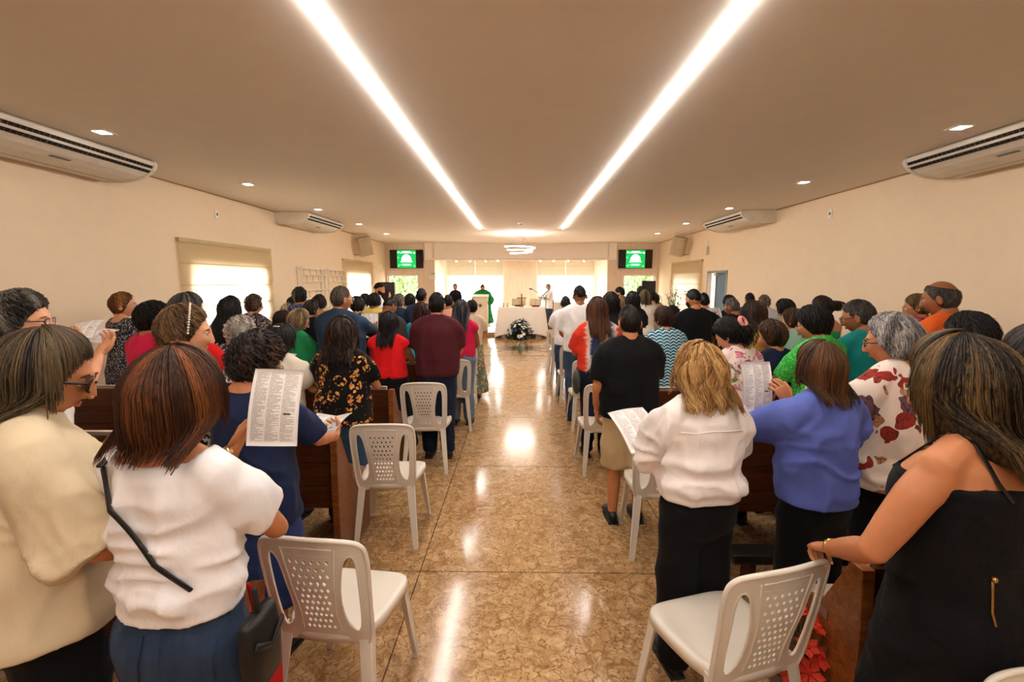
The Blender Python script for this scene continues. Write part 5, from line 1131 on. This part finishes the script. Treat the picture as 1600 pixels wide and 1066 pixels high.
P('woman with long reddish hair facing right, before the left loudspeaker', 603, 451, 10.85, yaw=-66, hp=8, hs=('long', *RD), hk=dict(L=.2), skin=1, top=T(fab('221a1c'), hem=.82), bot=B(blk))
# --- at the altar
PZ = .125
P('woman in a black jacket with glasses standing left of the lectern, facing us', 711, 443, 15.75, yaw=172, hp=0, hs=('bun', *BK), glasses='clear', skin=2, z0=PZ, top=T(fab('17161a'), sleeve=.97, hem=.80, collar=1, loose=.6), bot=B(blk), arms=('clasp', 'clasp'))
P('priest in a green chasuble behind the lectern, facing us', 754, 444, 15.5, yaw=184, hp=18, sex='m', hs=('men', *BK), beard='1c1512', skin=2, z0=PZ, g=1.1, top=T(fab('157a3c'), sleeve=.85, sflare=.10, hem=.28, loose=1, off=.05, flare=.18, amp=.02, name='chasuble'), bot=B(wht, 'skirt', hem=.12), arms=('hold', 'hold'))
P('balding reader in a white robe-like shirt and dark trousers, facing the music stand', 857, 443, 15.85, yaw=112, hp=12, sex='m', hs=('bald', *WG), skin=1, z0=PZ, g=1.08, glasses='clear', top=T(wht, sleeve=.97, hem=.76, collar=1, loose=1), bot=B(fab('2c3344')), arms=('hold', 'hold'))
# --- first pew, right
p_blo = P('woman with wavy blonde hair in a white shirt and black trousers', 1096, 530, 1.98, yaw=8, hp=12, hy=8, g=1.02, sw=.95, hs=('wavy', *BL), hk=dict(L=.15, vol=.032, flare=.18, curl=.014, N=1.2, lift=.014, lr=.007, fq=8), skin=1, top=T(fab('eee6e2'), sleeve=.80, puff=.02, collar=1, hem=.93, loose=1, off=.022, amp=.026, cinch=1), bot=B(blk, wide=1.25, waist=1.06), arms=(LH((-.10, .34, 1.06)), RH((.12, .34, 1.06))), shoe='0d0c0d')
p_blu = P('woman with a brown bob in a blue blouse and black trousers reading a leaflet', 1284, 529, 1.95, yaw=14, hp=10, hy=10, g=.98, sw=.93, hs=('bob', '21130a', '6e451f'), hk=dict(L=.14, vol=.023), skin=2, top=T(fab('5664ae'), sleeve=.55, puff=.022, hem=.88, loose=1, off=.022, amp=.022), bot=B(blk, wide=1.2, waist=1.04), arms=(RM(at(1232, 628, 2.21), (-.9, -.2, -.6), (-.45, .25, .85), (-.3, .9, .2), .5), RH((.16, .33, 1.1))))
p_whf = P('woman with short silver-grey hair in a white blouse printed with red leaves', 1398, 486, 2.26, yaw=18, hp=10, hy=26, g=1.02, hs=('shortw', '4f4a48', 'cfc8c2'), hk=dict(vol=.034), glasses='dark', skin=2, top=T(fab('dccbbd', 'blot', '8a2a20', 'b07850', '6d4a52', s=1.0), sleeve=.40, sflare=.03, hem=.80, loose=1, off=.024, amp=.016), bot=B(blk))
P('person with dark hair mostly hidden behind the woman in the black dress', 1522, 485, 2.27, yaw=10, hp=20, g=1.1, hs=('shortw', *BK), hk=dict(vol=.012), top=T(fab('7a2230', 'speckle', 'd48a90'), hem=.82), bot=B(blk))
# --- second pew, right
P('man with thinning dark hair in a black T-shirt and khaki shorts', 984, 476, 3.3, yaw=2, hp=4, hy=6, g=1.16, sex='m', hs=('men', '100c0a', '3a2f28'), hk=dict(vol=.013), skin=2, top=T(fab('0c0c0f'), sleeve=.42, hem=.84, loose=1, off=.02), bot=B(fab('b39a74'), 'shorts', hem=.44, wide=1.35), arms=('hang', 'clasp'), shoe='15161a', sole='d8d4cc')
P('woman with dark curly hair tied in a pink scrunchie, pink and white floral top', 1142, 494, 3.29, yaw=16, hp=30, hy=20, hr=-8, g=1.05, hs=('pony', *BK), hk=dict(vol=.03, curl=.01, tail=.17, wave=1, tie=(.03, -.105, .045)), skin=1, top=T(fab('e0cfc6', 'blot', 'c2406e', 'd98a9a', '6e8a5a', s=1.6), hem=.82, sleeve=.4), bot=B(blk))
p_nvs = P('woman with short brown hair in a navy top with a tan shoulder strap', 1208, 498, 3.5, yaw=10, hp=14, hy=26, g=1.05, hs=('shortw', '1c110a', '5f3d20'), hk=dict(vol=.034), skin=2, top=T(fab('151b34'), sleeve=.45, hem=.82, loose=.9), bot=B(navy))
P('woman with short black hair and glasses in a bright green blouse', 1274, 475, 3.29, yaw=12, hp=22, hy=24, g=1.0, hs=('shortw', *BK), hk=dict(vol=.034), glasses='clear', skin=2, top=T(fab('2f9c3c', 'speckle', '63c05c'), sleeve=.45, collar=1, hem=.82), bot=B(blk))
P('man with grey-black hair and glasses in a teal T-shirt', 1344, 467, 3.45, yaw=16, hp=16, hy=24, sex='m', g=1.08, hs=('men', '14110f', '6c645a'), hk=dict(vol=.018), glasses='dark', skin=3, top=T(fab('0f7573'), sleeve=.42, hem=.84, loose=.95), bot=B(jeansD))
P('woman with a streaked ponytail and glasses in a pink patterned top', 1436, 458, 4.55, yaw=18, hp=14, hy=22, hs=('pony', '17100b', '9a7442'), hk=dict(tail=.18, vol=.014), glasses='clear', skin=2, top=T(fab('b02a52', 'blot', '2b1420', 'd98a3a', 'e06a8a', s=2.6), hem=.82, sleeve=.4), bot=B(blk))
P('tall bald man in an orange T-shirt at the right wall', 1474, 441, 3.45, yaw=16, hp=12, hy=16, sex='m', g=1.0, hs=('bald', '2b2420', '7d7064'), skin=3, top=T(fab('cf5a22'), sleeve=.42, hem=.84), bot=B(navy))
# --- third pew, right
p_tie = P('woman with long brown hair in a red, white and navy tie-dye T-shirt', 934, 462, 4.6, yaw=2, hp=6, hy=8, g=1.06, hs=('long', '20120b', '6a3f22'), hk=dict(L=.26, vol=.028, flare=.15), skin=2, top=T(fab('c4301f', 'tiedye'), sleeve=.42, hem=.92, loose=.95, off=.02, sflare=.02), bot=B(fab('171c30')), arms=('read', 'read'))
P('woman with short brown hair in a teal and white wave-patterned blouse', 1038, 477, 4.3, yaw=6, hp=14, hy=12, g=1.2, hs=('shortw', '1c0f0a', '553222'), hk=dict(vol=.026), skin=1, top=T(fab('123a52', 'waves', 'dfe8e8', '2a86a0', s=1.0), sleeve=.5, hem=.74, loose=1, off=.02, name='blouse'), bot=B(navy))
P('woman with long brown hair in a mustard blouse', 1180, 468, 4.3, yaw=10, hp=24, hy=14, hs=('long', '1b0f09', '4f2f19'), hk=dict(L=.16, vol=.032), top=T(fab('a8823e'), hem=.82, sleeve=.5), bot=B(blk))
P('woman with short brown hair in a mint green top', 1240, 480, 4.4, yaw=8, hp=12, hy=20, hs=('shortw', '25160d', '6b4526'), hk=dict(vol=.020), glasses='clear', skin=1, top=T(fab('8fb79e'), hem=.82, sleeve=.45), bot=B(blk))
P('woman with dark hair clipped up in a green tank top, bare shoulder', 1286, 461, 4.76, yaw=10, hp=12, hy=14, hs=('pony', *DB), hk=dict(tail=.10, vol=.016, tie=(.01, -.105, .06)), skin=2, top=T(fab('1f8a4e'), cami=1, sleeve=0, neck=1.30, hem=.82, off=.012), bot=B(blk))
# --- fourth pew and further, right
P('man with shaved dark hair in a white T-shirt and jeans at the aisle', 906, 445, 5.85, yaw=0, hp=6, hy=6, sex='m', g=1.02, hs=('fade', *BK), skin=3, top=T(fab('ebe7e4'), sleeve=.42, hem=.86, loose=.95, off=.02), bot=B(fab('33465e', 'denim')), arms=('clasp', 'read'), shoe='14171c')
P('woman with thick black hair right of the tie-dye T-shirt', 955, 455, 5.7, yaw=2, hp=8, hs=('bob', *BK), hk=dict(L=.12, vol=.03), top=T(fab('18181d'), hem=.82), bot=B(blk))
P('bearded man with faded black hair in a black T-shirt before the right shade', 1084, 451, 5.75, yaw=8, hp=10, hy=18, sex='m', g=1.2, hs=('fade', *BK), beard='120d0b', skin=2, top=T(fab('0c0c0f'), sleeve=.42, hem=.84, loose=1), bot=B(jeansD), arms=('hold', RM(at(1115, 503, 6.2), (1, -.2, -.6))))
P('grey balding man with glasses in a black shirt, head bowed', 1145, 465, 6.0, yaw=10, hp=20, hy=22, sex='m', g=1.1, hs=('men', '3a332e', '8d857c'), hk=dict(vol=.006), glasses='clear', skin=3, top=T(fab('131318'), sleeve=.42, hem=.84), bot=B(blk))
P('woman with dark bob and hair slide beside the light blue shirt', 1228, 466, 5.7, yaw=8, hp=26, hy=16, hs=('bob', *BK), hk=dict(L=.05, vol=.028), top=T(fab('9c9488', 'speckle', '4a4640'), hem=.82), bot=B(blk))
P('man in white and blue with dark hair just in front of the white T-shirt', 884, 462, 7.2, yaw=0, hp=24, sex='m', hs=('men', *BK), skin=3, top=T(wht, hem=.84), bot=B(fab('2a3a58', 'denim')))
P('woman with light brown streaked hair behind the thick black hair', 972, 461, 8.3, yaw=2, hp=12, hs=('bob', '3d2a18', 'b8935e'), hk=dict(L=.10), top=T(blk, hem=.82), bot=B(blk))
P('woman with straight black hair tied low in a black top', 989, 454, 7.0, yaw=2, hp=6, hs=('long', *BK), hk=dict(L=.12, vol=.03), top=T(fab('17171b'), hem=.82), bot=B(blk))
P('woman with dark hair behind the wave-patterned blouse', 1052, 476, 7.1, yaw=6, hp=22, hs=('bob', *BK), hk=dict(L=.10), top=T(fab('e6e0da', 'speckle', '26242a'), hem=.82), bot=B(blk))
P('man with black hair in a grey-green shirt behind the bearded man', 1100, 457, 7.0, yaw=6, hp=10, sex='m', hs=('men', *BK), skin=2, top=T(fab('56543f'), hem=.84), bot=B(blk))
P('man with thinning grey hair in a light blue checked shirt', 1195, 460, 7.0, yaw=8, hp=14, hy=12, sex='m', hs=('men', '3d332b', '8f8272'), hk=dict(vol=.006), skin=2, top=T(fab('c6d0dc', 'stripe', 'b2bfd0', s=2.5), collar=1, hem=.84), bot=B(navy))
P('woman with black hair behind the grey balding man', 1140, 460, 7.3, yaw=6, hp=12, hs=('shortw', *BK), glasses='clear', top=T(fab('2a2226'), hem=.82), bot=B(blk))
P('woman with streaked dark hair and hairband in a cream top', 1008, 452, 8.3, yaw=2, hp=8, hs=('bob', '1a140f', '8a7350'), hk=dict(L=.14), top=T(fab('e9e0d4'), hem=.84), bot=B(blk))
P('woman with a low dark ponytail before the right loudspeaker', 1021, 455, 9.55, yaw=8, hp=16, hy=14, hs=('pony', *BK), hk=dict(tail=.2), skin=3, top=T(fab('b89a80'), hem=.84), bot=B(blk))
P('man with black hair seen over the long brown hair', 1172, 457, 8.3, yaw=4, hp=8, sex='m', hs=('men', *BK), top=T(fab('3a4a5c'), hem=.84), bot=B(blk))
P('bearded man in black facing left below the right screen', 969, 448, 9.5, yaw=62, hp=22, sex='m', hs=('men', *BK), beard='120d0b', skin=2, top=T(fab('141418'), hem=.84), bot=B(blk))
P('person with black hair just left of the right loudspeaker', 1001, 447, 9.8, yaw=4, hp=10, sex='m', hs=('men', *BK), top=T(fab('30343c'), hem=.84), bot=B(blk))

# --- details worn or held
strap_m = plain('strap_black', '0e0d0e', .5, .4); gold_m = plain('gold', 'b08a4a', .3, .5, .9)
def strapfit(Q):
    for _ in range(10): Q[1:-1] = np.minimum(Q[1:-1], np.array((9, 0, 9)) + np.array((0, 1, 0)) * (Q[:-2] + Q[2:]) / 2)   # taut: bridges the hollows of the cloth
    return Q
def straptube(p, pts, off, side, w=.011): Q = np.array([p.onto(x, z, .005, side) for x, z in pts]); Q = strapfit(Q); return G().tube(list(Q), [(w, .0035)] * len(pts), 8, side=(1, 0, .6))
def bag(lab, p, parts):
    r = thing('crossbody_bag', lab, 'bag', p.root.location, p.yaw)
    for nm, g, m in parts: mobj(nm, g.get()[0] * p.s, g.get()[1], m, r, True)
    return r
g = straptube(p_tee, [(-.125 + .0130 * k, 1.365 - .0168 * k) for k in range(19)], .034, -1, .008); g.tube([(-.125, -.075, 1.372), (-.13, 0, 1.41), (-.125, .06, 1.372)], [(.011, .004)] * 3, 8, side=(1, 0, 0)); h = G()
h = G().add(rings([(.755, -.03, .020, .052, .232), (.765, -.03, .028, .062, .232), (.86, -.03, .032, .066, .232), (.94, -.03, .024, .064, .230), (.955, -.03, .014, .058, .229)], 24, 3.4)).tube([(.262, -.09, .90), (.266, -.03, .86), (.262, .03, .90)], [.004, .012], 6)
g.tube([(.225, -.03, 1.02), (.235, -.03, .92)], .008, 6)
bag('black crossbody bag with thin strap across the white T-shirt', p_tee, (('strap', g, strap_m), ('bag_body', h, strap_m)))
g = straptube(p_nvs, [(.085 - .028 * k, 1.395 - .055 * k) for k in range(8)], .026, -1, .013); h = G().add(ball((-.16, .14, .92), (.09, .05, .07), 12, 8))
tan_m = plain('strap_tan', '8a4a2a', .5, .35); bag('tan strapped shoulder bag of the woman in the navy top', p_nvs, (('strap', g, tan_m), ('bag_body', h, tan_m)))
g = straptube(p_tie, [(.14 - .04 * k, 1.22 - .045 * k) for k in range(8)], .040, -1, .012); h = G().add(ball((-.21, -.03, .80), (.045, .10, .13), 14, 10)); g.tube([(-.15, -.06, .94), (-.19, -.04, .90)], .01, 6)
gry_m = plain('bag_grey', '3c3d3a', .6, .3); bag('dark grey shoulder bag hanging at the hip of the tie-dye T-shirt', p_tie, (('strap', g, gry_m), ('bag_body', h, gry_m)))
# straps and zip of the black dress
A = p_blk.A
for s_ in (-1, 1):
    ob = p_blk.onbody; x_ = s_ * .10; g = G().tube([p_blk.onto(s_ * .08, 1.272, .002), ob((s_ * .086, -1, 1.31), (0, 1, 0), .003), ob((s_ * .094, -1, 1.345), (0, 1, 0), .003), ob((x_, -.05, 1.455), (0, 0, -1), .003), ob((x_, -.015, 1.455), (0, 0, -1), .003), ob((x_, .02, 1.45), (0, 0, -1), .003), ob((x_, 1, 1.34), (0, -1, 0), .003), ob((x_ * .95, 1, 1.30), (0, -1, 0), .003), p_blk.onto(s_ * .09, 1.27, .002, 1)], [(.008, .0025)] * 9, 8, side=(1, 0, 0)); p_blk.part('strap', g, strap_m)
g = G().tube([p_blk.onto(-.09, z, .002) for z in (1.06, 1.02, .98, .95)], [(.004, .003)] * 4, 6); g.add(ball(p_blk.onto(-.088, 1.065, .004), .008, 8, 6)); p_blk.part('zip', g, gold_m)
pt = p_blk.path[-1][0]; d_ = (pt[6] - pt[5]) / np.linalg.norm(pt[6] - pt[5]); p_blk.part('bracelet', G().tube([pt[6] - d_ * .012, pt[6] - d_ * .004], .0285, 16, round_=(.2, .2)), gold_m)
q0, q1 = p_blk.fing[2]; g = G().tube([q0 * .6 + q1 * .4, q0 * .45 + q1 * .55], .0105, 10, round_=(.2, .2)); g.add(ball(q0 * .5 + q1 * .5 + np.array((0, 0, .011)), (.007, .007, .004), 8, 6)); p_blk.part('ring', g, gold_m)
pt = p_tee.path[-1][0]; d_ = (pt[6] - pt[5]) / np.linalg.norm(pt[6] - pt[5]); g = G().tube([pt[6] - d_ * .030, pt[6] - d_ * .014], .0285, 16, round_=(.2, .2)); g.add(ball(pt[6] - d_ * .022 + np.array((-.02, -.020, 0)), (.014, .012, .014), 12, 8)); p_tee.part('wristwatch', g, plain('watch_steel', 'c2a87a', .3, .5, .9))
# piping on the navy tunic, hair clip, hairband, scrunchie
g = G().add(ball(p_clip.C + p_clip.Rm @ np.array((.02, -.10, .082)), (.035, .012, .008), 10, 6)); p_clip.part('hair_clip', g, plain('silver', 'd8d6d2', .25, .5, .8))
hb = [p for p in PEOPLE if 'hairband' in p.root['label'] and 'thin' in p.root['label']][0]
g = G(); [g.add(ball(hb.C + hb.Rm @ np.array((math.sin(a) * .105, .012, math.cos(a) * .142)), .0055, 6, 4)) for a in np.linspace(-1.5, 1.5, 34)]; hb.part('hairband', g, plain('beads', 'd9cdb8', .3, .5))
sc = [p for p in PEOPLE if 'scrunchie' in p.root['label']][0]; tq = np.linspace(0, 6.28, 17); g = G().tube([sc.C + sc.Rm @ (np.array((.03, -.118, .05)) + np.array((math.cos(a) * .036, -.01, math.sin(a) * .036))) for a in tq], .015, 8); sc.part('scrunchie', g, fab('d98f88'))

# seams and pockets
p_blo.part('yoke_seam', G().tube([p_blo.onto(x, 1.275 + .012 * math.cos(x * 12), .001) for x in np.linspace(-.15, .15, 13)], [(.003, .003)] * 13, 6, side=(0, 0, 1)), MATS[('fab', 'eee6e2', 'plain', None, None, None, 1.0, .85)])
for sd_ in (-1, 1):
    Pk = np.array([[p_tee.onto(sd_ * .085 + u * (.062 - .008 * (1 - v)), .80 + .135 * v - (.022 * (1 - abs(u)) if v == 0 else 0), .004, -1, 1) for v in (0, .25, .5, .75, 1)] for u in (-1, -.5, 0, .5, 1)])
    p_tee.part('back_pocket', G().add(gridvf(Pk)).tube(list(np.concatenate([Pk[0, ::-1], Pk[1:, 0], Pk[-1, 1:]])), [(.0022, .0022)] * 13, 5), jeans)
# leaflets: printed sheets held in the hands
t = NT('printed_paper', .8, .15); c_ = t.node('ShaderNodeUVMap'); sx_ = t.node('ShaderNodeSeparateXYZ'); t.link(c_.outputs[0], sx_.inputs[0]); u, v = sx_.outputs[0], sx_.outputs[1]
row = t.math('FLOOR', t.math('MULTIPLY', v, 74)); ln = t.math('GREATER_THAN', t.math('FRACT', t.math('MULTIPLY', v, 74)), .40)
cu_ = t.math('MULTIPLY', t.math('SUBTRACT', u, .06), 3.4); cf = t.math('FRACT', cu_); ci = t.math('FLOOR', cu_); colm = t.math('MULTIPLY', t.math('GREATER_THAN', cf, .03), t.math('LESS_THAN', cf, .93))
inb = t.math('MULTIPLY', t.math('MULTIPLY', t.math('GREATER_THAN', u, .06), t.math('LESS_THAN', u, .94)), t.math('MULTIPLY', t.math('GREATER_THAN', v, .06), t.math('LESS_THAN', v, .955)))
cb = t.node('ShaderNodeCombineXYZ'); t.link(t.math('MULTIPLY', u, 110), cb.inputs[0]); t.link(t.math('MULTIPLY', row, 3.7), cb.inputs[1]); nz = t.noise(cb.outputs[0], 1, 1); word = t.math('GREATER_THAN', nz.outputs[0], .40)
cb2 = t.node('ShaderNodeCombineXYZ'); t.link(t.math('MULTIPLY', ci, 7.3), cb2.inputs[0]); t.link(t.math('FLOOR', t.math('MULTIPLY', v, 15)), cb2.inputs[1]); para = t.node('ShaderNodeTexWhiteNoise', noise_dimensions='2D'); t.link(cb2.outputs[0], para.inputs[0])
cb3 = t.node('ShaderNodeCombineXYZ'); t.link(t.math('MULTIPLY', ci, 3.1), cb3.inputs[0]); t.link(row, cb3.inputs[1]); endr = t.node('ShaderNodeTexWhiteNoise', noise_dimensions='2D'); t.link(cb3.outputs[0], endr.inputs[0])
short = t.math('LESS_THAN', cf, t.math('ADD', t.math('MULTIPLY', endr.outputs[0], t.math('MULTIPLY_ADD', para.outputs[0], 1.6, .5)), .35))
k_ = t.math('MULTIPLY', t.math('MULTIPLY', t.math('MULTIPLY', ln, colm), t.math('MULTIPLY', inb, word)), short)
blk_ = t.math('MULTIPLY', t.math('MULTIPLY', t.math('GREATER_THAN', u, .70), t.math('LESS_THAN', u, .84)), t.math('MULTIPLY', t.math('GREATER_THAN', v, .40), t.math('LESS_THAN', v, .425)))
t.base(t.mix(t.math('MAXIMUM', t.math('MULTIPLY', k_, .62), blk_), 'efe9e4', '4c423e')); paper_m = t.m
def leaflet(lab, cpos, xdir, ydir, w=.21, h=.297, bend=.02, fold=False):
    """centre, direction of the sheet's width and of its top edge (world)"""
    X = Vector(xdir).normalized(); Y = Vector(ydir); Y = (Y - X * Y.dot(X)).normalized(); Z = X.cross(Y)
    r = thing('leaflet', lab, 'leaflet', cpos); nx, ny = 11, 13; Q = np.zeros((nx, ny, 3)); UV = np.zeros((nx, ny, 2))
    for i in range(nx):
        for j in range(ny):
            a, b = i / (nx - 1) - .5, j / (ny - 1) - .5; zz = bend * (math.cos(b * 3) - .6 + .5 * a * b) + (abs(a) * .05 if fold else .25 * bend * math.cos(a * 5))
            p = X * (a * w) + Y * (b * h) + Z * zz; Q[i, j] = p[:]; UV[i, j] = (a + .5, b + .5)
    V, Fc = gridvf(Q); n_ = len(V); N = np.tile(np.array(Z[:]) * .0007, (n_, 1)); F2 = [tuple(reversed([i + n_ for i in f])) for f in Fc]
    per = [i * ny for i in range(nx)] + [(nx - 1) * ny + j for j in range(1, ny)] + [i * ny + ny - 1 for i in range(nx - 2, -1, -1)] + [j for j in range(ny - 2, 0, -1)]
    F3 = [(per[k], per[(k + 1) % len(per)], per[(k + 1) % len(per)] + n_, per[k] + n_) for k in range(len(per))]
    o = mobj('sheet', np.vstack([V + N, V - N]), Fc + F2 + F3, paper_m, r, True); uv = o.data.uv_layers.new(name='UVMap'); U = np.vstack([UV.reshape(-1, 2)] * 2)
    li = np.empty(len(o.data.loops), np.int32); o.data.loops.foreach_get('vertex_index', li); uv.data.foreach_set('uv', U[li].ravel().astype(np.float32)); return r
def held(lab, p, c, tilt, yawo=0, roll=0, **k):
    a = p.yaw + R(yawo); c0, s0 = math.cos(a), math.sin(a); X = Vector((c0, s0, math.sin(R(roll)))); Y = Vector((-s0 * math.sin(R(tilt)), c0 * math.sin(R(tilt)), math.cos(R(tilt)))); return leaflet(lab, p.w(c), X, Y, **k)
# tilt: 0 = upright, 90 = flat with its top edge away from the reader
c4 = [at(403, 574, 1.52), at(480, 577, 1.55), at(455, 703, 1.47), at(376, 695, 1.44)]
leaflet('large printed leaflet held up by the woman in the white T-shirt', sum(c4, Vector()) / 4, c4[1] - c4[0], c4[0] - c4[3], w=(c4[1] - c4[0]).length, h=(c4[0] - c4[3]).length)
held('folded printed booklet in the hands of the woman in the navy tunic', p_nav, (.12, .44, 1.07), 62, -12, 6, w=.25, h=.21, fold=True)
leaflet('upper of two printed leaflets held by the woman near the left edge', at(132, 513, 2.68), (1, .35, .10), (-.35, .8, .42), w=.15, h=.20)
leaflet('lower of two printed leaflets held by the woman near the left edge', at(147, 522, 2.72), (1, .35, -.06), (-.35, .9, .25), w=.17, h=.22)
c4 = [at(1153, 567, 2.28), at(1196, 567, 2.30), at(1214, 640, 2.26), at(1170, 645, 2.24)]
leaflet('printed leaflet held up between the blonde woman and the blue blouse', sum(c4, Vector()) / 4, c4[1] - c4[0], c4[0] - c4[3], w=.16, h=(c4[0] - c4[3]).length)
held('printed leaflet in front of the blonde woman in the white shirt', p_blo, (-.14, .42, 1.13), 62, 6, 4)
leaflet('pale printed sheet raised in the right hand of the man in dark blue', at(578, 508, 5.06), (1, .1, .06), (.15, .3, 1), w=.19, h=.28)
held('printed leaflet in front of the grey curly-haired woman', p_gcur, (.10, .40, 1.16), 45)
held('printed leaflet in the hands of the woman in green', p_grn, (.06, .40, 1.12), 45)
held('printed leaflet in front of the woman in the mustard blouse', [p for p in PEOPLE if 'mustard' in p.root['label']][0], (0, .40, 1.12), 40)
leaflet('pale printed sheet held by the bearded man in the black T-shirt', at(1117, 494, 6.24), (1, .2, 0), (0, .5, 1), w=.21, h=.25)

# bouquet of cut flowers by the right chair, red bag at the left chair
bouquet('potted_chrysanthemums', 'bunch of white and red flowers on the floor beside the right near chair', (1.20, 1.36, 0), .17, .34, 46, (('white_flower', 'efe6d2', .9, .035),), 8, '3f5a2a', 1)
bouquet('red_flowers', 'bunch of red flowers behind the right near chair', (1.12, 1.62, 0), .13, .50, 30, (('red_flower', 'c23420', 1.0, .045),), 9, '27401f', 1)
r = thing('tote_bag', 'red fabric tote bag standing between the white T-shirt and the left chair', 'bag', (-1.0, 1.42, 0)); rd = fab('b81a20')
fixn(G().add(prism([(-.13, 0), (.13, 0), (.15, .60), (.05, .63), (-.05, .62), (-.15, .60)], -.06, .06, 1)).obj('bag_body', rd, r, bevel=.02)); g = G()
for y in (-.03, .03): g.tube([(-.08, y, .60), (-.06, y, .74), (0, y, .78), (.06, y, .74), (.08, y, .60)], [(.012, .004)] * 5, 6)
g.obj('handle', rd, r, True)
print('people', len(PEOPLE), 'objects', len(bpy.data.objects), 'tris', sum(len(o.data.loop_triangles) or sum(len(p.vertices) - 2 for p in o.data.polygons) for o in SC.objects if o.type == 'MESH'))
p = at(176, 704, 1.73); r = thing('mobile_phone', 'silver mobile phone in the hand of the woman in beige linen', 'phone', p); r.rotation_euler = (R(35), R(10), R(-30)); boxo('case', (-.036, -.072, -.004), (.036, .072, .004), plain('phone_silver', 'c9c6c2', .3, .5, .6), r, .003); boxo('screen', (-.032, -.066, .0041), (.032, .066, .0048), plain('phone_glass', '0a0b0d', .1, .5), r)
